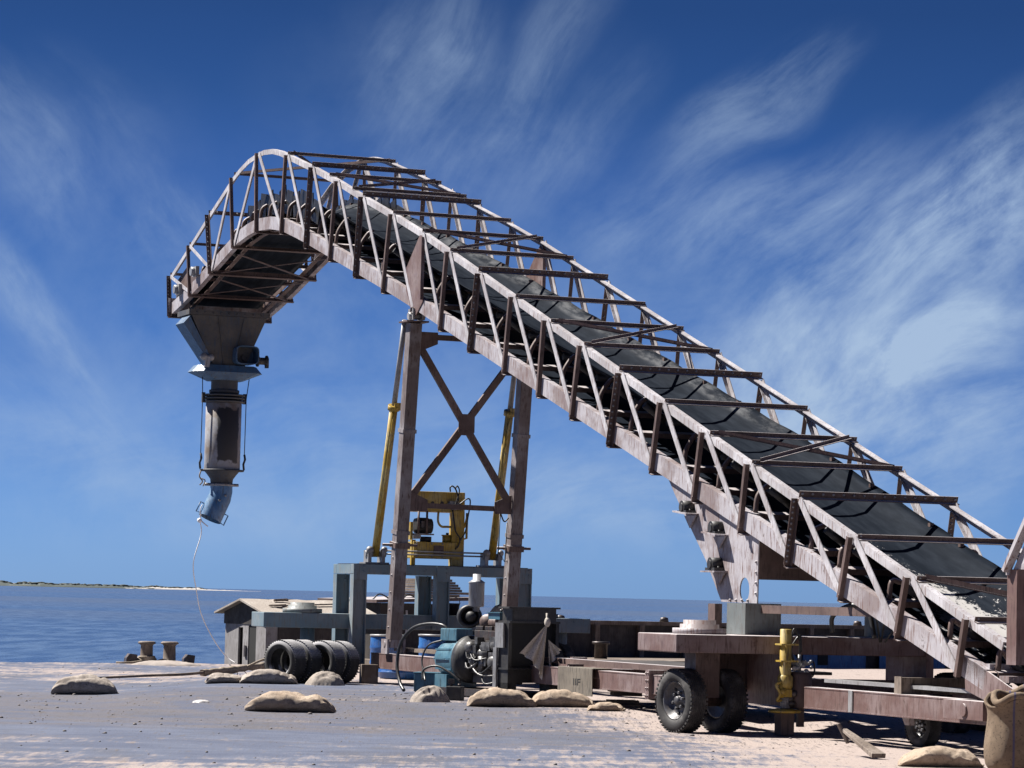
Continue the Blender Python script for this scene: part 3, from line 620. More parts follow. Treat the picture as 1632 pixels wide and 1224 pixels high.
# rear cross axle (rust) with turntables and castor wheels
mb = MB(); mb.box(-1.43, 3.43, -1.6, -.45, .965, 1.185); ax = build('axle_beam', mb, 'redrust', L, .012)
def turntable(v, u, z, mat):
    mb = MB(); mb.lathe([(0, .17), (.20, .17), (.20, .12), (.24, .12), (.24, .07), (.33, .07), (.33, 0), (0, 0)], (v, u, z), (0, 0, 1), 36); return mb
for v in (-.85, 2.85): build('turntable_disc', turntable(v, -1.0, 1.186, 0), 'rust', ax)
def wheel_parts(c, ax_, r, wdt, parent, deep=.11):
    """tyre + rim meshes, axis pointing to the outer (dished) side"""
    c = Vector(c); a = Vector(ax_).normalized(); h = wdt / 2
    prof = [(r * .58, -h * .75), (r * .66, -h * .95), (r * .80, -h * 1.05), (r * .93, -h * .92), (r * .975, -h * .80)]
    for k in range(-3, 4):
        t = k * h * .22; prof += [(r * .985, t - h * .075), (r, t - h * .07), (r, t + h * .07), (r * .985, t + h * .075)]
    prof += [(r * .975, h * .80), (r * .93, h * .92), (r * .80, h * 1.05), (r * .66, h * .95), (r * .58, h * .75), (r * .55, 0), (r * .58, -h * .75)]
    mt = MB().lathe(prof, c, a, 64); o_ = a.orthogonal().normalized(); b_ = a.cross(o_)
    for k in range(44):      # shoulder lugs
        q = 2 * math.pi * k / 44; d = o_ * math.cos(q) + b_ * math.sin(q); tt = a.cross(d)
        for s_ in (-1, 1):
            p = c + d * (r * .97) + a * (s_ * h * .86); mt.beam(p - tt * r * .035, p + tt * r * .035, .03, r * .05, up=d)
    t = build('tyre', mt, 'rubber', parent)
    pr = [(0, h * .62), (r * .12, h * .62), (r * .13, h * .55), (r * .15, h * .25), (r * .33, h * .12), (r * .46, h * .30), (r * .52, h * .62), (r * .58, h * .80), (r * .60, h * .84), (r * .56, h * .70), (r * .55, -h * .7), (r * .5, -h * .6), (0, -h * .3)]
    mb = MB().lathe(pr, c, a, 40)
    for k in range(6):
        q = 2 * math.pi * k / 6; p = c + (o_ * math.cos(q) + b_ * math.sin(q)) * r * .25 + a * h * .20; mb.cyl(p - a * .02, p + a * .045, .018, 6)
    rim = build('rim', mb, 'rimpaint', parent)
    mb = MB()
    for k in range(5):
        q = 2 * math.pi * (k + .3) / 5; p = c + (o_ * math.cos(q) + b_ * math.sin(q)) * r * .395 + a * (h * .205); mb.lathe([(0, .006), (r * .055, .006), (r * .055, -.01), (0, -.01)], p, a + (o_ * math.cos(q) + b_ * math.sin(q)) * -.35, 12)
    build('hand_hole', mb, 'dark', rim)
    return t
M['rimpaint'] = weathered('dark_grey_wheel_rim', (.06, .06, .065), (.16, .16, .17), (.10, .08, .07), 4, .4, .2)
def wl(d):     # world direction -> loader frame
    d = Vector(d); return Vector((d.dot(SV), d.dot(HV), d.z))
AXW = wl((-.85, -.53, 0))
def castor(v, u, axis, parent, gap, r, wdt, lift=0.0):
    a = Vector(axis).normalized()
    for s_ in (1, -1):
        w_ = bpy.data.objects.new('wheel', None); COL.objects.link(w_); w_.parent = parent; OFF[w_.name] = OFF[parent.name]; w_.location = (0, 0, 0)
        c = Vector((v, u, r - .01 + lift)) + a * (s_ * gap / 2); wheel_parts(c, a * (1 if s_ > 0 else -1), r, wdt, w_)
castor(-.86, -1.12, AXW, L, .60, .39, .25)
mb = MB(); mb.box(-1.02, -.70, -1.28, -.96, .42, .964); mb.cyl(Vector((-.86, -1.12, .38)) - AXW * .28, Vector((-.86, -1.12, .38)) + AXW * .28, .07, 14); build('castor_leg', mb, 'brown', L)
castor(2.86, -1.12, AXW, L, .60, .39, .25)
mb = MB(); mb.box(2.70, 3.02, -1.28, -.96, .42, .964); mb.cyl(Vector((2.86, -1.12, .38)) - AXW * .28, Vector((2.86, -1.12, .38)) + AXW * .28, .07, 14); build('castor_leg', mb, 'brown', L)
# web plates hanging from the axle
for v in (.0, 2.0):
    mb = MB(); mb.box(v - .01, v + .01, -1.62, -.5, .34, 1.19); mb.box(v - .05, v + .05, -1.632, -1.62, .34, 1.19); build('web_plate', mb, 'redrust', L)
mb = MB(); mb.box(.02, 1.98, -1.2, -1.0, .40, .66); build('transverse_beam', mb, 'brown', L)
mb = MB(); mb.box(-.62, -.02, -.62, -.5, .5, .96); build('gusset', mb, 'brown', L)

# longitudinal chassis beams
for v in (0.0, 2.0):
    for (a, b) in ((-.4, 13.62), (-6.9, -2.35)):
        mb = MB(); mb.box(v - .09, v + .09, a, b, .345, .36); mb.box(v - .09, v + .09, a, b, .585, .60); mb.box(v - .085, v - .07, a, b, .36, .585); mb.box(v + .06, v + .075, a, b, .36, .585); mb.box(v - .08, v + .07, a - .001, a + .012, .355, .59); mb.box(v - .08, v + .07, b - .012, b + .001, .355, .59)
        cb = build('chassis_beam', mb, 'redrust', L)
        if a > -1:
            for u in (9.6, 2.15, 4.9):
                mb = MB(); mb.box(v - .14, v + .10, u - .06, u + .06, .28, .66) if u != 4.9 else mb.box(v - .15, v + .1, u, u + .03, .30, .66)
                mb.rivets([(v - .14, u + d, .32 + .1 * k) for d in (-.03, .03) for k in range(4)], .018, (-1, 0, 0)); build('flange_plate', mb, 'redrust', cb)
        else:
            mb = MB(); mb.box(v - .1, v - .086, -3.6, -3.5, .35, .6); build('weld_strap', mb, 'grey', cb)
# raised deck channel on the chassis between the radiator and the rear axle, and planks on it
mb = MB(); mb.box(.12, .30, 1.2, 6.4, .64, .72); build('deck_channel', mb, 'brown', L)
mb = MB(); mb.box(.35, 1.9, .8, 6.2, .66, .70); build('deck_plank', mb, 'darkwood', L)
mb = MB(); mb.box(.10, .28, -6.0, -2.5, .66, .70); build('deck_channel', mb, 'grey', L)
mb = MB(); mb.box(.2, .34, 8.9, 13.3, .64, .70); build('deck_channel', mb, 'yellow' if False else 'wood', L)
for u in (1.4, 4.0, 6.5, 10.8): 
    mb = MB(); mb.box(.08, 1.92, u - .06, u + .06, .38, .56); build('transverse_beam', mb, 'redrust', L)

# tower legs with bracing
def tower_z(t): return None
LT, LB = Vector((0, 12.14, 6.0)), Vector((0, 12.74, .83))
for v in (0, 2):
    mb = MB(); mb.beam(LB + Vector((v, 0, 0)), LT + Vector((v, 0, 0)), .205, .23, up=(0, 1, 0)); 
    lg = build('tower_leg', mb, 'leg', L, .008)
    mb = MB(); mb.box(v - .19, v + .19, 11.95, 12.36, 6.0, 6.025); build('head_plate', mb, 'brown', lg)
    for t in (.34, .66):
        p = LT.lerp(LB, t) + Vector((v, 0, 0)); mb = MB(); mb.beam(p + (LB - LT) * .006, p - (LB - LT) * .006, .235, .26, up=(0, 1, 0)); build('sleeve_joint', mb, 'leg', lg)
    p = LT.lerp(LB, .70) + Vector((v, 0, 0)); mb = MB(); mb.beam(p + (LB - LT) * .009, p - (LB - LT) * .009, .26, .29, up=(0, 1, 0)); mb.cyl(p + Vector((-.3, 0, 0)), p + Vector((.3, 0, 0)), .022, 8); build('locking_pin', mb, 'brown', lg)
    mb = MB()
    for k in range(5): mb.rivets([(v - .1035, (LB + (LT - LB) * (.04 + .055 * k)).y, (LB + (LT - LB) * (.04 + .055 * k)).z)], .02, (-1, 0, 0))
    mb.box(v - .10, v + .10, 12.62, 12.88, .70, .83); mb.cyl((v - .17, 12.74, .76), (v + .17, 12.74, .76), .05, 12); mb.box(v - .16, v - .12, 12.6, 12.9, .60, .84); mb.box(v + .12, v + .16, 12.6, 12.9, .60, .84)
    build('base_hinge', mb, 'rust', lg)
def legp(z): t = (z - LB.z) / (LT.z - LB.z); return (LB + (LT - LB) * t).y
def brace(name, z0, x0, z1, x1, w_, th=.05, m_='brown'):
    mb = MB(); mb.beam((x0, legp(z0) - .02, z0), (x1, legp(z1) - .02, z1), th, w_, up=(0, 0, 1) if abs(z1 - z0) < 1 else (1, 0, 0)); build(name, mb, m_, L)
brace('tower_crossbar', 5.78, .11, 5.78, 1.89, .09); brace('tower_crossbar', 3.04, .11, 3.02, 1.89, .085)
def diag(z0, x0, z1, x1, off):
    mb = MB(); P, Q = Vector((x0, legp(z0) + off, z0)), Vector((x1, legp(z1) + off, z1)); mb.beam(P, Q, .05, .10, up=(0, 1, 0)); mb.v = mb.v
    build('tower_diagonal', mb, 'brown', L)
def diag2(z0, x0, z1, x1, off):
    P, Q = Vector((x0, legp(z0) + off, z0)), Vector((x1, legp(z1) + off, z1)); d = (Q - P).normalized()
    mb = MB(); mb.beam(P, Q, .105, .012, up=(0, 1, 0)); s_ = d.cross(Vector((0, 1, 0))).normalized()
    if s_.x > 0: s_ = -s_
    mb.beam(P + s_ * .052 + Vector((0, .03, 0)), Q + s_ * .052 + Vector((0, .03, 0)), .012, .07, up=(0, 1, 0)); build('tower_diagonal', mb, 'brown', L)
diag2(5.62, .12, 3.12, 1.86, -.05); diag2(5.62, 1.88, 3.15, .14, .02)
zc = 4.385
mb = MB(); mb.prism([(.86, legp(zc) - .075, zc + .17), (.86, legp(zc) - .075, zc - .13), (.92, legp(zc) - .075, zc - .18), (1.08, legp(zc) - .075, zc - .18), (1.14, legp(zc) - .075, zc - .13), (1.14, legp(zc) - .075, zc + .17)], (0, .012, 0)); build('gusset', mb, 'brown', L)
for (x, z, q) in ((.11, 5.7, 1), (1.89, 5.7, -1), (.11, 3.1, 1), (1.89, 3.1, -1)):
    y = legp(z) - .062; up = 1 if z < 4 else -1
    mb = MB(); mb.prism([(x, y, z + .16), (x, y, z - .16), (x + q * .30, y, z - .16 * (1 if up > 0 else .2)), (x + q * .30, y, z + .16 * (.2 if up > 0 else 1))], (0, .012, 0)); build('gusset', mb, 'brown', L)
mb = MB(); pts = cat([(1.72, 12.5, 2.98), (1.78, 12.46, 2.82), (1.86, 12.46, 2.88)], 6); mb.tube(pts, .012, 6); mb.tube([(1.72, 12.5, 2.98), (1.70, 12.48, 2.3), (1.82, 12.48, 2.15), (1.84, 12.48, 2.8)], .010, 6); build('chain', mb, 'black', L)

# luffing cylinders
for v in (.0, 2.09):
    A, B = Vector((v + .02, 13.85, 2.22)), Vector((v - (.10 if v < 1 else .16), 12.32, 6.05)); d = (B - A); 
    J = A.lerp(B, .635)
    cyl_ = bpy.data.objects.new('luffing_cylinder', None); COL.objects.link(cyl_); cyl_.parent = L; OFF[cyl_.name] = OFF[L.name]
    mb = MB(); mb.cyl(A.lerp(B, .0), J, .068, 18); mb.cyl(J - d * .012, J + d * .008, .10, 18); mb.tube([A.lerp(B, .08) + Vector((-.02, -.09, 0)), A.lerp(B, .58) + Vector((-.02, -.09, 0)), A.lerp(B, .61) + Vector((0, -.07, 0))], .014, 6); mb.box(J.x - .02, J.x + .14, J.y - .09, J.y + .05, J.z - .05, J.z + .07); build('cylinder_barrel', mb, 'yellow', cyl_)
    mb = MB(); mb.cyl(J, B, .045, 14); build('piston_rod', mb, 'grey', cyl_)
    mb = MB(); mb.cyl((v - .16, 13.85, 2.24), (v + .2, 13.85, 2.24), .055, 12); mb.box(v - .14, v - .08, 13.74, 13.98, 2.09, 2.30); mb.box(v + .10, v + .16, 13.74, 13.98, 2.09, 2.30); mb.sphere((v - .1, 13.78, 2.30), .07, 8, 6); mb.sphere((v + .16, 13.8, 2.31), .06, 8, 6); mb.box(v - .2, v + .22, 13.7, 14.02, 2.07, 2.10); build('clevis', mb, 'grey', cyl_)
mb = MB(); mb.cyl((.1, 13.82, 2.30), (2.0, 13.82, 2.30), .014, 8); mb.cyl((.1, 13.82, 2.245), (2.0, 13.82, 2.245), .014, 8); build('hydraulic_pipe', mb, 'grey', L)

# blue portal frame
PV = (-.33, 1.14, 2.62); PU = (13.62, 14.52)
for i, v in enumerate(PV):
    for j, u in enumerate(PU):
        w_ = .235
        mb = MB(); zb = .40 if (i != 1) else .99; x0, x1 = v - w_ / 2, v + w_ / 2; t = .02
        # I section column: web facing the viewer, two flanges
        mb.box(x0, x1, u - .005, u + .012, zb, 1.895); mb.box(x0, x0 + t, u - .06, u - .006, zb, 1.895); mb.box(x1 - t, x1, u - .06, u - .006, zb, 1.895)
        mb.box(x0, x0 + t, u + .013, u + .12, zb, 1.895); mb.box(x1 - t, x1, u + .013, u + .12, zb, 1.895)
        mb.rivets([(x1 - .06, u - .006, 2.0 - .12 - .07 * k) for k in range(2)] , .02, (0, -1, 0))
        build('portal_column', mb, 'blue', L)
for u in PU:
    mb = MB(); mb.box(PV[0] - .12, PV[2] + .12, u - .05, u + .12, 1.90, 2.06); build('portal_beam', mb, 'blue', L, .006)
for v in PV:
    mb = MB(); mb.box(v - .119, v + .119, PU[0] + .123, PU[1] - .053, 1.902, 2.058); build('portal_beam', mb, 'blue', L)
    mb = MB(); mb.box(v - .119, v + .119, PU[0] - .066, PU[0] - .053, 1.80, 2.062); mb.rivets([(v + .06, PU[0] - .067, 2.02), (v + .06, PU[0] - .067, 1.95)], .018, (0, -1, 0)); build('joint_plate', mb, 'blue', L)
mb = MB(); mb.box(PV[0] - .05, PV[2] + .05, PU[0] - .04, PU[1] + .1, 2.062, 2.072); build('platform_deck', mb, 'black', L)
# front cross axle (blue) with turntables and twin castors
mb = MB(); mb.box(-1.92, 3.92, 13.76, 14.46, .985, 1.23); fx = build('axle_beam', mb, 'blue', L, .012)
for v in (-1.15, 3.1): build('turntable_disc', turntable(v, 14.1, 1.231, 0), 'pedestal' if v < 0 else 'iron', fx)
AXF = wl((-.62, -.78, 0))
for v in (-1.25, 3.3):
    if v > 0: castor(v, 14.1, AXF, L, .32, .375, .25, .115)
    mb = MB(); mb.cyl((v + .2, 14.1, .10), (v + .2, 14.1, .985), .12, 16); mb.cyl(Vector((v - .16, 14.1, .47)), Vector((v + .55, 14.15, .47)), .08, 12); build('castor_leg', mb, 'blue', L)

# tail frame, tail wheels, inlet hopper
for v in (0, 2):
    mb = MB(); a, b = (v - .05, v - .03) if v == 0 else (v + .03, v + .05)
    mb.prism([(a, -6.08, 1.06), (a, -6.12, .70), (a, -6.9, .52), (a, -8.9, -.02), (a, -8.9, .20), (a, -7.0, .78), (a, -6.35, .99)], (b - a, 0, 0))
    mb.rivets([(a, -6.9 - .2 * k, .66 - .06 * k) for k in range(6)], .022, (-1 if v == 0 else 1, 0, 0)); build('tail_plate', mb, 'redrust', L)
for k in range(4):
    u = -6.45 - .4 * k; z = nbc(u) + .2; mb = MB(); mb.box(.0, .32, u - .1, u + .1, z, z + .07); mb.rivets([(.05, u - .101, z + .035), (.25, u - .101, z + .035)], .018, (0, -1, 0)); build('take_up_block', mb, 'rust', L)
mb = MB(); mb.cyl((.3, -8.2, .55), (1.7, -8.2, .55), .2, 20); build('tail_pulley', mb, 'black', L)
mb = MB(); mb.box(-.02, .80, -4.62, -4.5, .60, .785); mb.box(-.03, -.018, -4.64, -4.48, .59, .795); build('fork_beam', mb, 'wood', L)
mb = MB(); mb.box(-.28, .05, -6.9, -6.05, .40, .60); mb.cyl((-.30, -6.5, .50), (-.27, -6.5, .50), .07, 14); build('towing_lug', mb, 'redrust', L)
mb = MB(); mb.box(.0, .50, -4.75, -4.35, .555, .585); mb.prism([(.02, -4.72, .56), (.02, -4.40, .56), (.1, -4.50, .25), (.1, -4.60, .25)], (.07, 0, 0)); build('wheel_fork', mb, 'rust', L)
for v in (.38, 1.7):
    w_ = bpy.data.objects.new('wheel', None); COL.objects.link(w_); w_.parent = L; OFF[w_.name] = OFF[L.name]
    wheel_parts((v, -4.42, .235), wl((-.86, -.51, 0)), .235, .17, w_)
# inlet hopper at the loading end
mb = MB(); mb.box(-.10, .02, -7.26, -7.06, 1.0, 2.0); build('hopper_post', mb, 'redrust', L)
mb = MB(); mb.box(-.10, .02, -8.9, -8.7, .55, 2.0); build('hopper_post', mb, 'redrust', L)
def slab(q, d): d = Vector(d); return MB().prism(q, d)
build('hopper_wall', slab([(-.04, -7.12, 2.0), (2.04, -7.12, 2.0), (2.1, -7.66, 2.76), (-.03, -7.66, 2.76)], (0, -.02, 0)), 'rust', L)
build('hopper_wall', slab([(-.06, -7.15, 2.0), (-.02, -7.7, 2.74), (-.1, -9.2, 2.6), (-.06, -9.0, 2.0)], (-.02, 0, 0)), 'rust', L)
mb = MB(); mb.beam((-.13, -7.08, 1.98), (-.06, -7.62, 2.78), .05, .09, up=(1, 0, 0)); build('hopper_rim', mb, 'rust', L)
mb = MB(); mb.beam((-.12, -7.09, 1.97), (2.12, -7.09, 1.97), .06, .06); build('hopper_rim', mb, 'rust', L)

# ================================================================== DISCHARGE SPOUT under the head
SC = (.87, 26.2)
T = thing('loading_spout', 'blue grey hopper and telescopic loading chute hanging from the conveyor head', 'chute', (SC[0], SC[1], 3.0))
cx, cy = SC
ring = lambda w_, d_, z, ox=0, oy=0: [(cx + ox - w_, cy + oy - d_, z), (cx + ox + w_, cy + oy - d_, z), (cx + ox + w_, cy + oy + d_, z), (cx + ox - w_, cy + oy + d_, z)]
mb = MB(); a, b = ring(.80, .42, 7.16, -.06), ring(.31, .30, 6.1); mb.loft(a, b); mb.add(b, [(0, 1, 2, 3)])
hp = build('hopper', mb, 'hopper', T)
mb = MB(); mb.box(cx - .92, cx + .80, cy - .45, cy + .45, 7.165, 7.27); mb.rivets([(cx - .75 + .17 * i, cy - .45, 7.215) for i in range(10)], .02, (0, -1, 0)); build('hopper_flange', mb, 'hopper', hp)
for q in (-.28, .26):
    mb = MB(); mb.beam((cx + q, cy - .425, 7.13), (cx + q * .42, cy - .31, 6.15), .02, .03, up=(0, -1, 0)); build('stiffener', mb, 'hopper', hp)
mb = MB(); mb.prism([(cx - 1.03, cy - .45, 6.98), (cx - .90, cy - .45, 7.13), (cx - .36, cy - .32, 6.24), (cx - .42, cy - .32, 6.20)], (0, .62, 0)); build('side_sheet', mb, 'spoutblue', T)
mb = MB()
oct_ = lambda a_, b_, z, k=.42: [(cx + a_ * x, cy + b_ * y, z) for x, y in ((-1, -k), (-.78, -1), (.78, -1), (1, -k), (1, k), (.78, 1), (-.78, 1), (-1, k))]
o1, o2, o3 = oct_(.62, .40, 6.16), oct_(.74, .46, 6.02), oct_(.36, .34, 5.86)
mb.add(o1, [tuple(range(8))]); mb.loft(o1, o2); mb.loft(o2, o3); mb.add(o3, [tuple(range(8))[::-1]]); build('slewing_collar', mb, 'spoutblue', T)
mb = MB(); q = [(cx + .30 + .245 * math.copysign(abs(math.cos(a)) ** .45, math.cos(a)), cy - .62, 6.375 + .19 * math.copysign(abs(math.sin(a)) ** .45, math.sin(a))) for a in [2 * math.pi * k / 28 for k in range(28)]]
q2 = [(x, y + .42, z) for x, y, z in q]; mb.loft(q, q2); mb.add(q2, [tuple(range(28))]); qi = [(cx + .30 + (x - cx - .30) * .9, y + .36, 6.375 + (z - 6.375) * .9) for x, y, z in q]; qo = [(x, y, z) for x, y, z in qi]
mb.loft(q, [(cx + .30 + (x - cx - .30) * .92, y, 6.375 + (z - 6.375) * .92) for x, y, z in q]); mb.loft([(cx + .30 + (x - cx - .30) * .92, y, 6.375 + (z - 6.375) * .92) for x, y, z in q], qi)
mb.add(qi, [tuple(range(28))]); mc = build('motor_cover', mb, 'spoutblue', T)
mb = MB(); mb.cyl((cx + .32, cy - .36, 6.34), (cx + .32, cy - .2, 6.34), .075, 16); build('motor_boss', mb, 'black', mc)
mb = MB(); mb.lathe([(0, 0), (.12, 0), (.12, .03), (.075, .05), (.075, .17), (.12, .19), (.12, .22), (0, .22)], (cx + .56, cy - .4, 6.28), (1, 0, 0), 20); mb.cyl((cx + .55, cy - .4, 6.28), (cx + .80, cy - .4, 6.28), .03, 8); mb.box(cx + .74, cx + .80, cy - .46, cy - .36, 6.14, 6.34); build('winch_drum', mb, 'black', T)
mb = MB(); mb.cyl((cx - .60, cy - .42, 6.30), (cx - .40, cy - .42, 6.30), .055, 10); mb.sphere((cx - .58, cy - .42, 6.31), .08, 8, 6); mb.sphere((cx - .42, cy - .42, 6.30), .07, 8, 6); mb.box(cx - .56, cx - .46, cy - .47, cy - .37, 6.1, 6.3); build('cable_roller', mb, 'grey', T)
mb = MB(); mb.lathe([(.275, 0), (.275, .30)], (cx, cy, 5.58), (0, 0, 1), 40); mb.lathe([(.29, .02), (.31, .03), (.31, .09), (.28, .10)], (cx, cy, 5.58), (0, 0, 1), 40); build('neck_tube', mb, 'hopper', T)
mb = MB()
for z in (5.54, 5.475, 5.41): mb.lathe([(.30, 0), (.41, 0), (.43, .012), (.43, .030), (.41, .042), (.30, .042)], (cx, cy, z), (0, 0, 1), 40)
for sx in (-1, 1): mb.box(cx + sx * .44 - .03, cx + sx * .44 + .03, cy - .04, cy + .04, 5.40, 5.61)
build('collar_rings', mb, 'hopper', T)
mb = MB(); mb.lathe([(.36, 0), (.368, .02), (.368, 1.36), (.30, 1.40)], (cx, cy, 4.03), (0, 0, 1), 48); build('telescopic_sleeve', mb, 'sleeve', T)
mb = MB(); mb.lathe([(0, 0), (.45, 0), (.45, .035), (0, .035)], (cx, cy, 4.0), (0, 0, 1), 40); mb.lathe([(.36, 4.0), (.30, 3.93), (.235, 3.84), (.22, 3.70)], (cx, cy, 0), (0, 0, 1), 40); build('cone_flange', mb, 'hopper', T)
mb = MB(); mb.lathe([(.22, 0), (.255, .0), (.265, .02), (.255, .05), (.22, .05)], (cx, cy, 3.70), (0, 0, 1), 36)
for sx in (-1, 1): mb.cyl((cx + sx * .22, cy, 3.725), (cx + sx * .36, cy, 3.725), .03, 8)
build('swivel_ring', mb, 'grey', T)
E0, E1 = Vector((cx, cy, 3.70)), Vector((cx - .235, cy - .02, 3.02))
mb = MB(); pts = [E0, E0 + Vector((0, 0, -.10)), E0 + Vector((-.03, 0, -.24)), E1]; mb.tube(pts, [.228, .23, .238, .243], 36, False)
mb.tube([p for p in pts], [.212, .214, .22, .226], 36, False); el = build('elbow_pipe', mb, 'elbow', T)
d_ = (pts[3] - pts[2]).normalized(); n_ = Vector((d_.z, 0, -d_.x))
for sx in (-1, 1):
    c_ = E1 - d_ * .13 + n_ * (sx * .235); mb = MB(); mb.tube([c_ + d_ * .10, c_ + d_ * .12 + n_ * sx * .09, c_ - d_ * .10 + n_ * sx * .09, c_ - d_ * .10], .014, 8); build('handle', mb, 'elbow', el)
mb = MB(); mb.rivets([E0 + Vector((-.10, -.24, -.30)), E0 + Vector((-.26, -.16, -.55)), E0 + Vector((.02, -.25, -.2))], .03, (0, -1, 0)); build('lug', mb, 'grey', el)
for sx in (-1, 1):
    x = cx + sx * (.46 if sx > 0 else .47); mb = MB(); mb.tube([(cx + sx * .5, cy - .1, 5.95), (x, cy - .05, 5.5), (x, cy - .03, 4.02)], .009, 6)
    mb.tube([(x, cy - .03, 4.36), (x + .02, cy - .03, 4.26), (x - .015, cy - .03, 4.16), (x, cy - .03, 4.04)], .022, 6); build('hoist_cable', mb, 'black', T)
mb = MB(); mb.tube(cat([(cx - .45, cy - .05, 4.02), (cx - .50, cy - .1, 3.88), (cx - .44, cy - .12, 3.78), (cx - .49, cy - .1, 3.70)], 5), .014, 6); mb.tube(cat([(cx - .46, cy - .08, 3.84), (cx - .38, cy - .1, 3.80), (cx - .42, cy - .1, 3.68)], 5), .012, 6); build('rope_end', mb, 'rope', T)
# white guide rope from the chute down to the quay
o = thing('guide_rope', 'thin white rope running from the chute mouth down to the quay edge', 'rope', (-6.0, 68.0, 0), 0, machine=False)
mb = MB(); mb.tube(cat([W(cx - .44, cy - .1, 3.1) - o.location, W(cx - .46, cy - .1, 2.98) - o.location, W(cx - .40, cy, 2.7) - o.location, Vector((-6.42, 64.2, 2.1)) - o.location, Vector((-6.44, 65.2, 1.55)) - o.location, Vector((-6.40, 66.0, 1.05)) - o.location, Vector((-6.20, 66.6, .55)) - o.location, Vector((-5.95, 66.9, .18)) - o.location, Vector((-5.72, 66.8, .03)) - o.location], 10), .011, 6); build('rope', mb, 'whiterope', o)
mb = MB(); mb.sphere(W(cx - .47, cy - .1, 2.98) - o.location, .05, 8, 6); mb.tube(cat([W(cx - .47, cy - .1, 3.0) - o.location, W(cx - .36, cy - .14, 2.90) - o.location, W(cx - .30, cy - .14, 2.86) - o.location], 4), .014, 6); mb.tube(cat([W(cx - .45, cy - .1, 2.98) - o.location, W(cx - .47, cy - .14, 3.2) - o.location, W(cx - .43, cy - .14, 3.3) - o.location], 4), .011, 6); build('knot', mb, 'whiterope', o)

# ================================================================== HYDRAULIC POWER PACK on the portal
T = thing('hydraulic_power_pack', 'yellow hydraulic power pack with black motor standing on the blue frame', 'power pack', (1.15, 14.1, 2.075))
for x in (.72, 1.56):
    for y in (13.95, 14.35):
        mb = MB(); mb.box(x - .035, x + .035, y - .035, y + .035, 2.075, 3.3 if y > 14 else 2.5); build('frame_post', mb, 'yellow', T)
mb = MB(); mb.box(1.40, 1.62, 13.9, 13.93, 2.075, 3.0); build('frame_plate', mb, 'yellow', T)
mb = MB(); mb.box(.70, 1.66, 14.0, 14.4, 2.98, 3.325); pn = build('upper_tank', mb, 'yellow', T, .012)
mb = MB()
for x in (1.07, 1.24): mb.cyl((x, 13.985, 3.13), (x, 14.01, 3.13), .03, 12)
build('port', mb, 'black', pn)
mb = MB(); mb.box(1.36, 1.52, 13.93, 14.0, 3.09, 3.17); mb.cyl((1.33, 13.95, 3.11), (1.56, 13.95, 3.11), .035, 10); mb.box(1.41, 1.47, 13.9, 14.0, 3.02, 3.1); build('valve_block', mb, 'grey', pn)
mb = MB(); mb.box(.70, 1.58, 13.86, 14.36, 2.19, 2.47); rs = build('reservoir', mb, 'yellow', T, .012)
mb = MB(); mb.box(1.06, 1.24, 13.850, 13.86, 2.27, 2.41); build('data_plate', mb, 'brown', rs)
mb = MB(); mb.rivets([(x, 13.86, z) for x in (1.03, 1.22, .76) for z in (2.22, 2.44)], .018, (0, -1, 0)); build('bolts', mb, 'grey', rs)
mb = MB(); mb.cyl((1.37, 14.05, 2.47), (1.37, 14.05, 2.58), .085, 18); mb.cyl((1.37, 14.05, 2.58), (1.37, 14.05, 2.60), .10, 18); cp = build('filler_cap', mb, 'yellow', T)
mb = MB(); mb.cyl((1.37, 14.05, 2.60), (1.37, 14.05, 2.635), .025, 10); build('knob', mb, 'black', cp)
mb = MB(); mb.cyl((.80, 14.1, 2.74), (1.09, 14.1, 2.74), .125, 24)
for k in range(16):
    q = 2 * math.pi * k / 16; mb.beam((.84, 14.1 + .13 * math.cos(q), 2.74 + .13 * math.sin(q)), (1.03, 14.1 + .13 * math.cos(q), 2.74 + .13 * math.sin(q)), .012, .02, up=(0, math.cos(q), math.sin(q)))
mt = build('electric_motor', mb, 'black', T)
mb = MB(); mb.box(.86, .94, 13.94, 14.0, 2.72, 2.82); build('terminal_box', mb, 'iron', mt)
mb = MB(); mb.box(.74, 1.10, 13.96, 14.24, 2.585, 2.61); mb.box(.72, .86, 13.95, 14.25, 2.52, 2.58); build('motor_base', mb, 'grey', T)
mb = MB(); mb.cyl((1.0, 14.1, 2.47), (1.0, 14.1, 2.56), .1, 14); build('pump', mb, 'black', T)
mb = MB(); mb.box(.685, .73, 14.0, 14.2, 2.5, 2.8); build('bracket', mb, 'yellow', T)
mb = MB(); mb.tube(cat([(1.18, 14.0, 2.98), (1.18, 14.0, 2.82), (1.24, 14.0, 2.74), (1.35, 14.0, 2.735), (1.6, 14.0, 2.73), (1.66, 14.0, 2.75), (1.70, 14.0, 2.9)], 6), .02, 8); mb.tube([(1.70, 14.0, 2.98), (1.70, 14.0, 2.55), (1.58, 14.0, 2.52)], .022, 8); build('yellow_pipe', mb, 'yellow', T)
for pts in ([(1.40, 13.9, 3.02), (1.42, 13.86, 2.8), (1.44, 13.84, 2.66), (1.52, 13.84, 2.54), (1.50, 13.84, 2.42), (1.44, 13.84, 2.35)], [(1.52, 13.9, 3.12), (1.66, 13.88, 3.22), (1.70, 13.86, 3.16), (1.66, 13.85, 2.9), (1.62, 13.85, 2.66), (1.52, 13.84, 2.5)], [(1.37, 13.95, 3.33), (1.36, 13.94, 3.40), (1.40, 13.93, 3.425), (1.46, 13.92, 3.36), (1.5, 13.9, 3.2), (1.47, 13.9, 3.14)], [(1.44, 13.92, 3.38), (1.48, 13.92, 3.43), (1.52, 13.92, 3.36), (1.49, 13.9, 3.25), (1.42, 13.88, 3.05)]):
    mb = MB(); mb.tube(cat(pts, 6), .013, 6); build('hose', mb, 'hose', T)
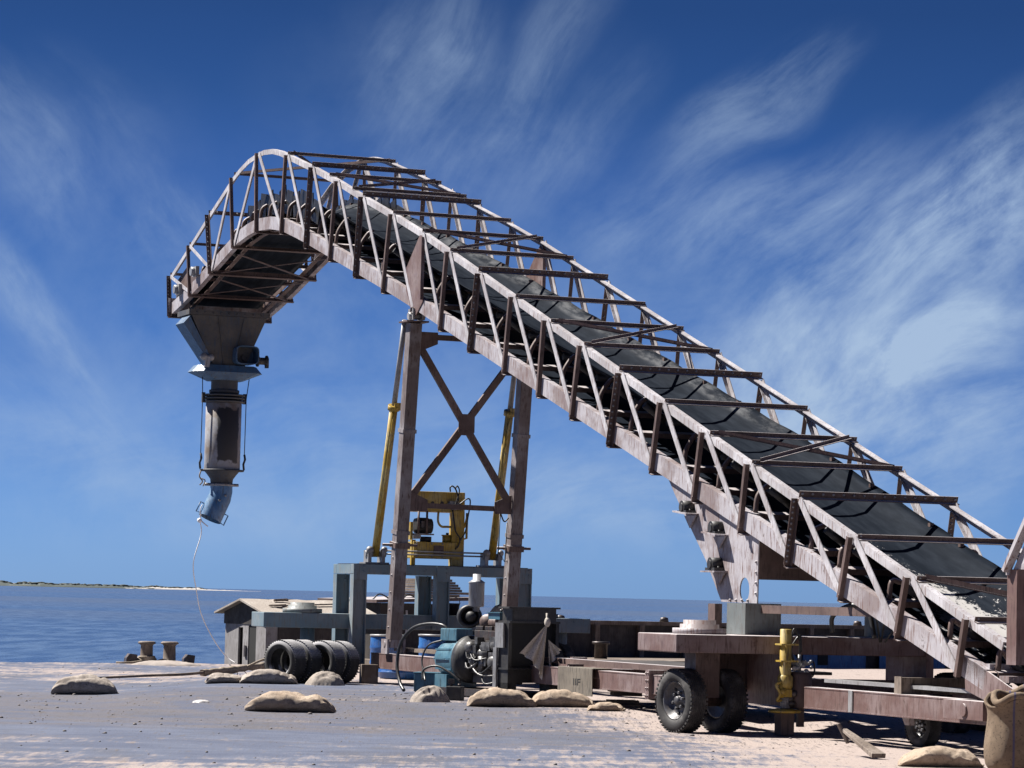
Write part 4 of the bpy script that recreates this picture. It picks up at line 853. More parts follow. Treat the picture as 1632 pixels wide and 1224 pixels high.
for x in (.80, .95):
    mb = MB(); mb.cyl((x, 13.92, 2.6), (x, 13.92, 2.99), .02, 8); build('red_pipe', mb, 'redpipe' if 'redpipe' in M else 'brown', T)

# ================================================================== DIESEL GENERATOR SET on the quay
EG = Vector((-.53, 46.9, .09)); EA = math.atan2(-.8, .6)     # local x runs along the crankshaft toward the radiator
T = thing('diesel_generator', 'oily diesel generator with pale blue alternator and tall black radiator', 'generator', EG, EA, machine=False); T.scale = (1.3, 1, 1.05)
mb = MB()
for y in (-.28, .28): mb.box(-.65, 1.25, y - .06, y + .06, .02, .12)
mb.box(-.6, -.5, -.22, .22, .03, .11); mb.box(1.0, 1.1, -.22, .22, .03, .11); build('skid', mb, 'iron', T)
mb = MB(); mb.lathe([(0, -.52), (.14, -.51), (.21, -.47), (.265, -.38), (.28, -.10), (.30, -.08), (.30, -.02), (0, -.02)], (0, 0, .52), (1, 0, 0), 40)
for q in (-.55, .0, .5): mb.beam((-.42, -.268 * math.cos(q), .52 + .268 * math.sin(q)), (-.10, -.282 * math.cos(q), .52 + .282 * math.sin(q)), .02, .025)
mb.box(-.38, -.15, -.28, .28, .12, .3); al = build('alternator', mb, 'steelblue', T)
mb = MB(); mb.box(-.40, -.08, -.18, .12, .77, .95); build('terminal_box', mb, 'steelblue', al, .012)
mb = MB(); mb.lathe([(0, 0), (.31, 0), (.335, .01), (.335, .10), (.31, .115), (.30, .20), (0, .2)], (-.02, 0, .52), (1, 0, 0), 40); build('flywheel_housing', mb, 'black', T)
mb = MB(); mb.box(.16, .92, -.17, .17, .34, .80); mb.box(.2, .88, -.13, .13, .2, .34); mb.box(.2, .9, -.12, .12, .80, .94)
for k in range(4): mb.box(.21 + .175 * k, .35 + .175 * k, -.11, .11, .94, 1.0)
blk = build('engine_block', mb, 'iron', T, .01)
mb = MB(); mb.cyl((.24, -.22, .62), (.62, -.22, .62), .07, 14); mb.cyl((.34, -.25, .42), (.34, -.25, .62), .055, 14); mb.cyl((.50, -.26, .38), (.50, -.26, .58), .05, 14); mb.sphere((.28, -.26, .70), .09, 10, 6); mb.sphere((.70, -.2, .5), .12, 10, 6); mb.cyl((.68, -.2, .74), (.88, -.2, .74), .09, 14); mb.box(.5, .66, -.28, -.16, .66, .78)
rn = random.Random(2)
for k in range(16): mb.box(*sorted((x0 := rn.uniform(.18, .8), x0 + rn.uniform(.04, .14)))[:2], -.26 - rn.uniform(0, .05), -.16, *sorted((z0 := rn.uniform(.25, .75), z0 + rn.uniform(.04, .12))))
build('fuel_pump_and_filters', mb, 'engine', blk)
for k in range(7):
    mb = MB(); a = Vector((rn.uniform(.15, .5), -.24, rn.uniform(.35, .8))); b = Vector((rn.uniform(.4, .9), -.26, rn.uniform(.2, .7))); mb.tube(cat([a, (a + b) / 2 + Vector((0, -.08, -.12)), b], 6), .013, 6); build('fuel_line', mb, 'engine' if k % 2 else 'hose', blk)
mb = MB(); mb.cyl((.25, 0, 1.05), (.9, 0, 1.05), .07, 14)
for k in range(4): mb.cyl((.28 + .175 * k, 0, .96), (.28 + .175 * k, 0, 1.05), .045, 10)
mb.sphere((.32, 0, 1.06), .11, 12, 8); build('exhaust_manifold', mb, 'brown', T)
mb = MB(); mb.lathe([(0, 0), (.15, 0), (.165, .03), (.165, .13), (.12, .15), (.11, .02), (0, .04)], (-.02, -.02, 1.13), (.8, -.6, 0), 32); mb.sphere((.08, -.08, 1.13), .085, 12, 8); build('turbocharger', mb, 'black', T)
mb = MB(); mb.lathe([(0, 0), (.05, 0), (.05, .06), (.10, .07), (.105, .08), (.105, .40), (.115, .41), (.06, .45), (.055, .45), (.055, .53), (.045, .53), (.045, .45)], (.12, -.02, 1.20), (0, 0, 1), 28); build('muffler', mb, 'silver', T)
mb = MB(); mb.box(.52, .74, -.18, .02, 1.10, 1.19); mb.box(.50, .76, -.2, .04, 1.19, 1.2); build('air_filter_box', mb, 'steelblue', T)
mb = MB(); mb.cyl((.60, -.02, 1.19), (.60, -.02, 1.24), .02, 8); mb.tube(cat([(.9, -.1, .8), (1.0, -.12, .95), (1.05, -.1, 1.1)], 5), .035, 10); build('coolant_hose', mb, 'hose', T)
# radiator
mb = MB(); x0, x1 = 1.02, 1.20
mb.box(x0, x1, -.46, -.40, .10, 1.06); mb.box(x0, x1, .40, .46, .10, 1.06); mb.box(x0 - .02, x1 + .02, -.46, .46, 1.06, 1.09); mb.box(x0, x1, -.40, .40, 1.09, 1.26); mb.box(x0, x1, -.40, .40, .24, .42); mb.box(x0 - .02, x1 + .02, -.48, .48, .42, .445); mb.box(x0 - .01, x1 + .01, -.47, .47, 1.26, 1.285)
mb.rivets([(x1 + .021, -.36 + .06 * k, .43) for k in range(13)], .014, (1, 0, 0)); mb.box(x0, x1, -.46, -.30, .02, .24); mb.box(x0, x1, .30, .46, .02, .24)
rd = build('radiator', mb, 'black', T)
mb = MB(); mb.box(x0 + .05, x1 - .05, -.40, .40, .445, 1.06); build('core', mb, 'dark', rd)
mb = MB(); mb.box(x0 - .03, x1 - .06, -.50, -.465, .72, 1.06); mb.box(x0 - .06, x0, -.50, -.47, .1, .72); build('side_bracket', mb, 'grey', rd)
mb = MB(); mb.lathe([(.36, 0), (.40, .12), (.42, .18)], (.82, 0, .72), (1, 0, 0), 32); mb.cyl((.9, 0, .72), (.96, 0, .72), .08, 12)
for k in range(6):
    q = math.pi * k / 3; mb.beam((.94, .05 * math.cos(q), .72 + .05 * math.sin(q)), (.94, .34 * math.cos(q), .72 + .34 * math.sin(q)), .01, .10, up=(.6, -math.sin(q), math.cos(q)))
build('fan_shroud', mb, 'black', T)
# cables of the generator
mb = MB(); mb.tube(cat([(-.34, -.06, .90), (-.45, -.10, .99), (-.7, -.15, 1.0), (-.95, -.2, .92), (-1.12, -.25, .70), (-1.12, -.3, .38), (-1.0, -.35, .15), (-.86, -.4, .04)], 8), .025, 8); build('power_cable', mb, 'hose', T)
mb = MB(); mb.tube(cat([(-.36, -.16, .78), (-.55, -.25, .70), (-.62, -.3, .5), (-.52, -.35, .3), (-.44, -.4, .2)], 8), .013, 8); build('power_cable', mb, 'hose', T)
mb = MB(); mb.tube(cat([(-.25, -.62, .22), (-.28, -.58, .36), (-.12, -.5, .42), (.05, -.42, .34), (.2, -.35, .22)], 8), .016, 8); build('battery_cable', mb, 'hose', T)
def place(name, label, ctg, at, rot=0, group=None): return thing(name, label, ctg, at, rot, group, machine=False)
T = place('battery', 'black battery standing on the ground in front of the generator', 'battery', (-.70, 44.6, .10), -.25)
mb = MB(); mb.box(-.11, .11, -.10, .10, .0, .20); build('case', mb, 'black', T, .01)
mb = MB(); mb.cyl((-.06, 0, .20), (-.06, 0, .235), .022, 8); mb.cyl((.06, 0, .20), (.06, 0, .235), .022, 8); mb.box(-.1, -.02, -.03, .03, .235, .3); build('terminal', mb, 'iron', T)
T = place('fuel_box', 'pale teal metal box on the ground left of the generator', 'box', (-1.10, 47.4, .10), -.2)
mb = MB(); mb.box(-.24, .24, -.16, .16, 0.03, .30); mb.box(-.25, .25, -.17, .17, .30, .32); build('body', mb, 'steelblue', T, .008)
mb = MB(); mb.box(-.22, .22, -.14, .14, 0, .03); build('foot', mb, 'iron', T)
# cloth tied over the radiator corner, rag on top, bundle on the axle
def cloth_fan(apex, low, tips, n=14):
    mb = MB(); apex = Vector(apex); rows = []
    for i in range(9):
        t = i / 8; row = []
        for k in range(n + 1):
            s_ = k / n; e = Vector(tips[0]).lerp(Vector(tips[1]), s_); e = e + (Vector(low) - (Vector(tips[0]) + Vector(tips[1])) / 2) * (4 * s_ * (1 - s_))
            p = apex.lerp(e, t) + Vector((.02 * math.sin(s_ * 19) * t, -.07 * math.cos(s_ * 17) * t, 0)); row.append(p)
        rows.append(row)
    for th in (0, .006): mb.add([p + Vector((0, th, 0)) for r_ in rows for p in r_], [(i * (n + 1) + k, i * (n + 1) + k + 1, (i + 1) * (n + 1) + k + 1, (i + 1) * (n + 1) + k) for i in range(8) for k in range(n)], True)
    return mb
T = place('rag_cloth', 'pale cotton cloth tied to the radiator corner, hanging in folds', 'cloth', (.50, 45.15, .28))
build('drape', cloth_fan((.09, 0, .93), (-.10, -.06, .36), [(-.30, -.06, .50), (.03, .0, .12)]), 'cloth', T)
build('drape', cloth_fan((.11, .03, .70), (.22, .05, .45), [(.13, .02, .25), (.30, .1, .55)]), 'cloth', T)
mb = MB(); mb.sphere((.09, 0, .95), .045, 10, 6, (1, 1, 1.6)); mb.tube([(.09, 0, .9), (.08, 0, 1.08)], .015, 6); build('knot', mb, 'cloth', T)

# ================================================================== SACKS
def sack_mesh(ln, wd, ht, seed, dent=.0, ends=(.5, .5), nx=56, ny=36):
    rn = random.Random(seed); off = Vector((seed * 3.1, seed * 1.7, 0)); vs = []; mb = MB(); rg = lambda p: 1 - 2 * abs(noise.noise(p))
    for i in range(nx + 1):
        t = -1 + 2 * i / nx; a = abs(t); e = ends[0] if t < 0 else ends[1]
        k = max(0, 1 - a ** 3.2); wv_ = wd * (e + (1 - e) * k ** .6); hv = ht * (max(0, 1 - a ** (3.0 if e > .45 else 2.0)) ** .66) + .016
        for j in range(ny):
            q = 2 * math.pi * j / ny; c, s_ = math.cos(q), math.sin(q)
            y = wv_ / 2 * math.copysign(abs(c) ** .75, c); z = hv / 2 * math.copysign(abs(s_) ** .85, s_); zz = z + hv / 2
            p = Vector((t * ln / 2, y, zz)); nz = noise.noise(p * 3.2 + off) * .7 + .45 * rg(Vector((p.x * 5, p.y * 9, p.z * 9)) + off) * (.35 + a)
            cr = rg(Vector((p.x * 3.2 + p.z * 2.0, p.y * 3, p.z * 7)) + off * 2) ** 3
            pl = math.sin(q * 7 + seed) * a ** 4
            f = 1 + (.13 + .10 * a) * nz + .07 * pl
            d1 = dent * math.exp(-((t - .35) / .22) ** 2) * max(0, z / max(hv, .01) * 2)
            vs.append((p.x * (1 + .03 * nz), p.y * f, max(.001 + .004 * rn.random(), p.z * f - d1 * ht * .5 - .030 * max(0, cr) * (z > 0) - .010 * max(0, rg(Vector((p.x * 9, p.y * 6, p.z * 15)) + off)) ** 2 + .03 * a ** 3 * math.sin(q * 2 + seed))))
    n = ny; mb.add(vs, [(i * n + j, i * n + (j + 1) % n, (i + 1) * n + (j + 1) % n, (i + 1) * n + j) for i in range(nx) for j in range(n)], True)
    mb.add(vs[:n], [tuple(range(n))], True); mb.add(vs[nx * n:], [tuple(range(n))], True)
    return mb
def sack(label, at, rot, ln, wd, ht, seed, mat='sack', dent=0, ends=(.5, .5), tilt=0):
    T = place('grain_sack', label, 'sack', (at[0], at[1], gz(at[0], at[1]) - .004), rot, 'jute sacks lying on the quay')
    b = build('bag', sack_mesh(ln, wd, ht, seed, dent, ends), mat, T, sub=1)
    mb = MB(); x = ln / 2 * .97; w_ = wd * ends[1] * .48
    mb.tube(cat([(x, -w_, .02), (x + .02, -w_ * .4, .035), (x - .01, w_ * .3, .03), (x + .015, w_, .02)], 5), .009, 6); build('stitched_seam', mb, 'rope', b)
    return T
sack('dusty grey sack lying alone on the left of the quay with torn open end', (-6.2, 46.6), math.pi + .1, .98, .50, .29, 1, 'sackgrey', .3, (.42, .7))
sack('slack tan sack with a fold on top, lying alone in the open quay', (-2.82, 41.5), -.08, 1.18, .54, .27, 2, 'sack', .55, (.25, .6))
sack('plump pale sack lying in front of the leftmost tyre', (-3.77, 50.35), math.pi + .05, .92, .44, .23, 3, 'sackgrey', 0, (.42, .55))
sack('plump pale sack lying in front of the diesel radiator', (-.03, 42.9), .0, .95, .48, .235, 4, 'sack', 0, (.55, .35))
sack('smooth pale sack lying right of the radiator in front of the lettered sheet', (.79, 43.0), -.04, .86, .46, .22, 5, 'sack', 0, (.46, .26))
sack('small flat pinkish sack beside the chassis legs', (1.36, 42.2), -.12, .50, .26, .10, 6, 'sack', 0, (.6, .6))
sack('nearly empty flat sack beside the long pole', (-4.50, 50.6), .15, .62, .5, .16, 9, 'sackgrey', 0, (.7, .8))
sack('full sack lying in the foreground at the foot of the striped sack', (4.40, 31.75), .06, .84, .42, .20, 7, 'sack', .1, (.3, .6))
def heap(ln, wd, ht, seed, n=36):
    mb = MB(); off = Vector((seed * 2.3, seed, 0)); vs = []
    for i in range(n + 1):
        for j in range(n + 1):
            x, y = -1 + 2 * i / n, -1 + 2 * j / n; r_ = math.hypot(x, y); q = math.atan2(y, x)
            b = max(0, 1 - (r_ / (.82 + .22 * noise.noise(Vector((math.cos(q) * 1.5, math.sin(q) * 1.5, seed))))) ** 2.4)
            rd_ = 1 - abs(noise.noise(Vector((x * 2.1, y * 2.6, 0)) + off)) * 2; fo = 1 - abs(noise.noise(Vector((x * 4.5 + y * 2, y * 5, 3)) + off)) * 2
            vs.append((x * ln / 2 + .03 * fo * b, y * wd / 2, ht * b ** .7 * (.62 + .26 * rd_ + .14 * fo) - (.03 if b <= 0 else 0)))
    m = n + 1; mb.add(vs, [(i * m + j, (i + 1) * m + j, (i + 1) * m + j + 1, i * m + j + 1) for i in range(n) for j in range(n)], True); return mb
def crumple(label, at, rot, ln, wd, ht, seed, mat):
    T = place('empty_sack', label, 'sack', (at[0], at[1], gz(at[0], at[1])), rot, 'empty sacks crumpled on the quay'); b = build('cloth', heap(ln, wd, ht, seed), mat, T, sub=1); return T
crumple('crumpled empty sack heaped in front of the dark tyres', (-2.86, 50.1), .1, .80, .55, .23, 3, 'sackgrey')
crumple('crumpled empty sack draped over the end of the power cable', (-1.05, 43.9), .1, .74, .5, .23, 8, 'sackgrey')
T = place('pole_of_driftwood', 'long rough pole and frayed rope lying toward the boat hut', 'pole', (-5.4, 58.0, 0))
P = [Vector(q) for q in ((-.95, -3.1, .05), (-.3, -2.2, .07), (.35, -1.2, .10))]
mb = MB(); mb.tube(cat([(-1.75, -4.6, .02), (-1.45, -4.0, .03), (-.85, -2.9, .05), (-.35, -2.0, .06), (.05, -1.2, .09)], 8), [.018 + .010 * (i / 32) for i in range(33)], 8); build('thin_end', mb, 'wood', T)
mb = MB(); pts = cat([(-.05, -1.35, .08), (.35, -.4, .12), (.8, .8, .17), (1.2, 2.0, .22)], 8); mb.tube(pts, [.06 + .012 * math.sin(i * 2.3) for i in range(len(pts))], 9); build('thick_end', mb, 'rope', T)
mb = MB()
for i in range(10): p = pts[2 + 2 * i]; mb.tube(cat([p + Vector((0, -.05, -.03)), p + Vector((.03, -.09, -.07)), p + Vector((-.02 + .05 * (i % 3), -.10, -.11))], 4), .007, 5)
build('frayed_strands', mb, 'rope', T)
mb = MB(); mb.tube(cat([(.2, -.2, .1), (.4, .1, .06), (.85, .3, .28), (1.1, .5, .35)], 6), .022, 7)
build('rope_loop', mb, 'rope', T)
T = place('striped_sack', 'upright open jute sack with dark stripes at the right foreground', 'sack', (4.98, 30.6, 0))
mb = MB(); prof = [(.0, 0), (.22, .0), (.28, .06), (.295, .25), (.275, .45), (.262, .60), (.268, .70), (.29, .745), (.285, .775), (.255, .77), (.235, .70), (.22, .55), (0, .5)]
n = 44; vs = []
for r_, z in prof:
    for k in range(n):
        q = 2 * math.pi * k / n; f = 1 + .13 * noise.noise(Vector((math.cos(q) * 1.6, math.sin(q) * 1.6, z * 3.2))) + .05 * noise.noise(Vector((math.cos(q) * 4, math.sin(q) * 4, z * 9)))
        tilt_ = .10 * math.sin(q * 1.0 + .9) * max(0, (z - .5)) / .27 + .03 * math.sin(q * 3) * max(0, (z - .5)) / .27; vs.append((r_ * f * math.cos(q) * 1.06, r_ * f * math.sin(q) * .85, z + (tilt_ if z > .5 else 0)))
mb.add(vs, [(i * n + k, i * n + (k + 1) % n, (i + 1) * n + (k + 1) % n, (i + 1) * n + k) for i in range(len(prof) - 1) for k in range(n)], True); build('bag', mb, 'bigsack', T, sub=1)
mb = MB(); vs = []
for k in range(n + 1):
    q = 2 * math.pi * k / n
mb.tube(cat([(.18 * math.cos(q) - .06, .15 * math.sin(q) - .10, .755 + .03 * math.sin(3 * q) + .05 * math.sin(q + .9)) for q in [2 * math.pi * k / 14 for k in range(15)]], 4), .035, 8); build('folded_rim', mb, 'bigsack', T)

# ================================================================== SCREW JACK and its neighbours
T = thing('screw_jack', 'yellow tubular stabiliser jack standing on a rusty block', 'jack', (-.08, -1.82, 0))
jx, jy = -.08, -1.82
mb = MB(); mb.box(jx - .09, jx + .09, jy - .09, jy + .09, 0, .27); build('block', mb, 'brown', T, .008)
mb = MB(); mb.lathe([(0, 0), (.19, 0), (.20, .012), (.20, .028), (.10, .05), (0, .05)], (jx, jy, .27), (0, 0, 1), 32); build('foot_plate', mb, 'yellow', T)
mb = MB(); mb.cyl((jx, jy, .32), (jx, jy, .46), .052, 18); 
for k in range(5): mb.lathe([(.052, 0), (.058, .008), (.052, .016)], (jx, jy, .33 + .025 * k), (0, 0, 1), 18)
build('screw', mb, 'grey', T)
mb = MB(); mb.lathe([(0, .56), (.08, .56), (.095, .60), (.095, .70), (.075, .72), (.070, .73), (.070, 1.27), (.063, 1.275), (0, 1.275)], (jx, jy, 0), (0, 0, 1), 28); br = build('barrel', mb, 'yellow', T)
for z in (.88, 1.08):
    mb = MB(); mb.box(jx - .10, jx + .13, jy - .09, jy + .09, z, z + .02); build('clamp', mb, 'yellow', br)
mb = MB(); mb.cyl((jx - .07, jy - .04, .45), (jx - .07, jy - .04, .62), .03, 10); mb.tube(cat([(jx - .08, jy - .05, .64), (jx - .15, jy - .06, .60), (jx - .10, jy - .08, .50), (jx - .13, jy - .06, .42), (jx - .07, jy - .04, .42)], 5), .018, 7); mb.sphere((jx - .06, jy - .06, .52), .05, 8, 6); mb.box(jx - .06, jx + .06, jy - .07, jy + .05, .46, .55); build('gearbox', mb, 'yellow', T)
T = thing('hydraulic_tank', 'rusty brown upright tank with valves and hoses beside the yellow jack', 'tank', (.14, -1.75, .10))
hx, hy = .15, -1.78
mb = MB(); mb.lathe([(0, .32), (.13, .32), (.135, .35), (.135, .72), (.12, .76), (0, .77)], (hx, hy, 0), (0, 0, 1), 28); mb.box(hx - .04, hx + .04, hy - .03, hy + .03, .10, .33); tk = build('body', mb, 'brown', T)
mb = MB(); rn = random.Random(5)
for k in range(12): mb.sphere((hx + rn.uniform(-.13, .13), hy - .05 + rn.uniform(-.05, .05), .80 + rn.uniform(-.03, .10)), rn.uniform(.02, .035), 8, 6)
mb.cyl((hx - .02, hy, .77), (hx - .02, hy, .97), .022, 8); mb.cyl((hx - .12, hy, .86), (hx + .10, hy, .86), .022, 8); build('valve', mb, 'grey', tk)
mb = MB(); mb.cyl((hx - .17, hy - .02, .40), (hx - .17, hy - .02, .75), .02, 8); mb.cyl((hx - .13, hy - .05, .40), (hx - .13, hy - .05, .70), .018, 8); mb.sphere((hx - .17, hy - .05, .44), .05, 8, 6); mb.sphere((hx - .13, hy - .08, .50), .045, 8, 6); mb.cyl((hx - .2, hy - .06, .38), (hx - .08, hy - .06, .38), .035, 8); build('gauge_pipe', mb, 'iron', tk)
for pts in ([(hx - .02, hy, .97), (hx - .03, hy, 1.15), (hx - .10, hy, 1.28), (hx - .14, hy, 1.1), (hx - .12, hy, .9)], [(hx + .1, hy, .86), (hx + .17, hy, .88), (hx + .18, hy, .75), (hx + .12, hy, .68)], [(hx - .1, hy, .9), (hx - .13, hy, 1.05), (hx - .02, hy, 1.2), (hx + .0, hy, 1.0)]):
    mb = MB(); mb.tube(cat(pts, 6), .012, 6); build('hose', mb, 'hose', tk)
T = thing('air_hose', 'black hose with thin wires looping over the tie beam below the truss', 'hose', (.5, -2.9, 1.55))
mb = MB(); mb.tube(cat([(.30, -2.3, 1.25), (.28, -2.35, 1.45), (.40, -2.6, 1.58), (.52, -2.8, 1.50), (.55, -2.9, 1.2)], 8), .03, 8); build('loop', mb, 'hose', T)
for a, b in (((.62, -2.9, 1.15), (.52, -2.9, 1.75)), ((.64, -2.9, 1.15), (.70, -2.95, 1.75)), ((.66, -2.95, 1.15), (.95, -3.1, 1.65))):
    mb = MB(); mb.tube([a, b], .012, 6); build('wire', mb, 'hose', T)

for k, (x, y, lab) in enumerate(((-3.56, 50.95, 'leftmost old tyre standing under the blue beam, hollow hub facing left'), (-3.33, 51.2, 'second old tyre from the left, pressed against the back of the first'), (-2.95, 51.2, 'third old tyre from the left, dark hollow face under the blue beam'), (-2.74, 51.5, 'rightmost old tyre of the row standing by the blue column'))):
    T = place('old_tyre', lab, 'tyre', (x, y, gz(x, y) + .345), .04 * k, 'old tyres standing under the blue beam')
    a_ = Vector((-.62, -.78, .02 * (k - 1))).normalized(); r_, h_ = .352, .145; mb = MB()
    prof = [(r_ * .60, -h_ * .8), (r_ * .68, -h_), (r_ * .80, -h_ * 1.08), (r_ * .93, -h_ * .95), (r_ * .97, -h_ * .82)]
    for q in range(-3, 4):
        t_ = q * h_ * .23; prof += [(r_ * .975, t_ - h_ * .085), (r_, t_ - h_ * .07), (r_, t_ + h_ * .07), (r_ * .975, t_ + h_ * .085)]
    prof += [(r_ * .97, h_ * .82), (r_ * .93, h_ * .95), (r_ * .80, h_ * 1.08), (r_ * .68, h_), (r_ * .60, h_ * .8)]
    mb.lathe(prof, (0, 0, 0), a_, 64); mb.lathe([(r_ * .60, -h_ * .8), (r_ * .66, -h_ * .5), (r_ * .85, -h_ * .3), (r_ * .88, 0), (r_ * .85, h_ * .3), (r_ * .66, h_ * .5), (r_ * .60, h_ * .8)], (0, 0, 0), a_, 48)
    o_ = a_.orthogonal().normalized(); b_ = a_.cross(o_)
    for j in range(46):
        q = 2 * math.pi * j / 46; d = o_ * math.cos(q) + b_ * math.sin(q); tt = a_.cross(d)
        for s_ in (-1, 1): p = d * (r_ * .975) + a_ * (s_ * h_ * .84); mb.beam(p - tt * r_ * .03, p + tt * r_ * .03, .03, r_ * .045, up=d)
    build('tyre_casing', mb, 'oldrubber', T)
# lettered sheet leaning on the chassis
T = thing('lettered_sheet', 'dirty beige sheet with black stencilled letters, wrapped on the chassis beside the radiator', 'sheet', (-.16, 5.3, .0))
mb = MB(); mb.box(-.17, -.155, 3.95, 5.2, .24, .62); mb.box(-.155, .12, 3.95, 5.2, .615, .625); build('sheet', mb, 'dirtysheet', T, .004)
def text_mesh(txt, size, mat, parent, name='letters', extr=.003):
    cu = bpy.data.curves.new('letters', 'FONT'); cu.body = txt; cu.size = size; cu.extrude = extr; cu.align_x = 'CENTER'
    ob = bpy.data.objects.new('letters', cu); COL.objects.link(ob); dg = bpy.context.evaluated_depsgraph_get(); me = bpy.data.meshes.new_from_object(ob.evaluated_get(dg)); bpy.data.objects.remove(ob)
    me.materials.append(M[mat]); o = bpy.data.objects.new(name, me); COL.objects.link(o); o.parent = parent; return o
tx = text_mesh('IIF', .13, 'letter', T); tx.location = (-.012, -.80, .38); tx.rotation_euler = (math.pi / 2, 0, -math.pi / 2); tx.scale = (2.2, 1, 1)

# blocks, drums, boxes below the frame
def drum(label, at, r_, h_, rot=0):
    T = place('plastic_drum', label, 'drum', (at[0], at[1], gz(at[0], at[1])), rot, 'blue drums around the frame')
    b = build('body', MB().lathe([(0, 0), (r_ * .92, 0), (r_, .03), (r_, h_ * .3), (r_ * 1.03, h_ * .33), (r_ * 1.03, h_ * .37), (r_, h_ * .40), (r_, h_ * .66), (r_ * 1.03, h_ * .69), (r_ * 1.03, h_ * .73), (r_, h_ * .76), (r_, h_ - .05), (r_ * .95, h_), (0, h_)], (0, 0, 0), (0, 0, 1), 32), 'drum', T)
    mb = MB(); mb.lathe([(r_ * .96, 0), (r_ * 1.04, 0), (r_ * 1.04, .035), (r_ * .9, .04), (r_ * .88, .015)], (0, 0, h_ - .02), (0, 0, 1), 32); build('rim_band', mb, 'grey', T)
    return T
drum('dark blue drum standing behind the left tower leg', (-2.25, 60.0, .0), .33, .80)
drum('dark blue drum with pale rim standing behind the generator', (-1.25, 60.5, 0), .42, .82)
drum('squat blue tub standing under the rusty chassis beam', (-1.75, 55.3, 0), .47, .34)
drum('small blue drum standing by the second tower leg', (-.35, 61.5, 0), .30, .80)
T = place('timber_prop', 'grey wooden block propping the end of the chassis beam', 'prop', (-2.25, 52.0, .07), .2); mb = MB(); mb.box(-.14, .14, -.12, .12, 0, .34); build('post', mb, 'wood', T, .012); mb = MB(); mb.box(-.2, .2, -.15, .15, -.01, .03); build('foot', mb, 'darkwood', T)
T = place('loose_plank', 'bleached plank leaning against the small tractor wheel', 'plank', (3.72, 33.0, 0)); mb = MB(); mb.beam((-.10, .55, .26), (.18, -.25, .03), .07, .03, w1=.16, h1=.05); mb.beam((-.16, .55, .32), (-.06, .5, .12), .06, .03); build('board', mb, 'wood', T, .006)
T = place('paper_scrap', 'torn white paper scrap lying on the open quay', 'paper', (-4.1, 42.6, gz(-4.1, 42.6))); mb = heap(.30, .2, .035, 12, 14); build('sheet', mb, 'white', T)
T = place('timber_heap', 'dark heap of timbers and blocks below the chassis behind the rear wheels', 'timber', (1.9, 43.6, .09), .1)
rn = random.Random(4)
for k in range(6):
    mb = MB(); x = rn.uniform(-.4, .4); mb.box(x - .2, x + .2, rn.uniform(-.3, -.1), rn.uniform(.1, .3), .055 * k, .055 * k + .05); build('block', mb, 'darkwood' if k % 2 else 'wood', T)
T = place('rag_bundle', 'small brown bundle of rags lying on the right end of the blue beam', 'rags', W(2.45, 14.05, 1.24), .2); mb = heap(.75, .5, .24, 21, 30); build('cloth', mb, 'cloth', T)
T = place('bucket', 'small black bucket hanging by the blue frame', 'bucket', W(1.55, 14.2, 1.235)); mb = MB(); mb.lathe([(0, 0), (.09, 0), (.13, .2), (.14, .21), (.12, .2), (.08, .02), (0, .02)], (0, 0, 0), (0, 0, 1), 24); build('body', mb, 'black', T); mb = MB(); mb.tube(cat([(-.13, 0, .2), (-.1, 0, .28), (0, 0, .32), (.1, 0, .28), (.13, 0, .2)], 5), .007, 6); build('handle', mb, 'grey', T)

# ================================================================== MOORING BOLLARD, BARGE
T = place('mooring_bollard', 'twin rusty mooring bollards with coiled ropes at the quay edge', 'bollard', (-7.32, 65.6, 0), AZ)
mb = MB(); mb.box(-.55, .6, -.2, .2, 0, .05); build('base', mb, 'iron', T)
for x in (-.16, .33):
    mb = MB(); mb.lathe([(0, .0), (.15, .0), (.15, .05), (.135, .06), (.125, .38), (.15, .41), (.185, .42), (.185, .45), (.15, .47), (0, .47)], (x, 0, 0), (0, 0, 1), 28); build('post', mb, 'wood', T)
for sx, s_ in ((-.52, 1), (.72, 1)):
    mb = MB(); mb.prism([(sx - .10, -.1, 0), (sx + .12, -.1, 0), (sx + .14, -.1, .19), (sx - .02, -.1, .21), (sx - .09, -.1, .12)], (0, .2, 0)); build('horn', mb, 'iron', T)
mb = MB(); pts = []
for k in range(90):
    q = k * .42; pts.append((-.16 + (.175 + .02 * math.sin(k * .9)) * math.cos(q), (.175) * math.sin(q), .04 + .11 * k / 90))
mb.tube(pts, .025, 7); mb.tube(cat([(-.30, -.15, .06), (-.5, -.25, .03), (-.72, -.28, .02), (-.85, -.2, .02)], 6), .027, 7); mb.tube(cat([(0, -.15, .05), (.15, -.2, .09), (.3, -.2, .05), (.5, -.22, .03), (.62, -.15, .03)], 6), .027, 7); build('rope_coil', mb, 'rope', T)
def sand_bank():
    mb = heap(1.9, .9, .12, 5, 30); T = place('sand_heap', 'low heap of pale sand around the twin bollards', 'sand', (-7.05, 65.0, -.02)); build('pile', mb, 'heapsand', T)
sand_bank()
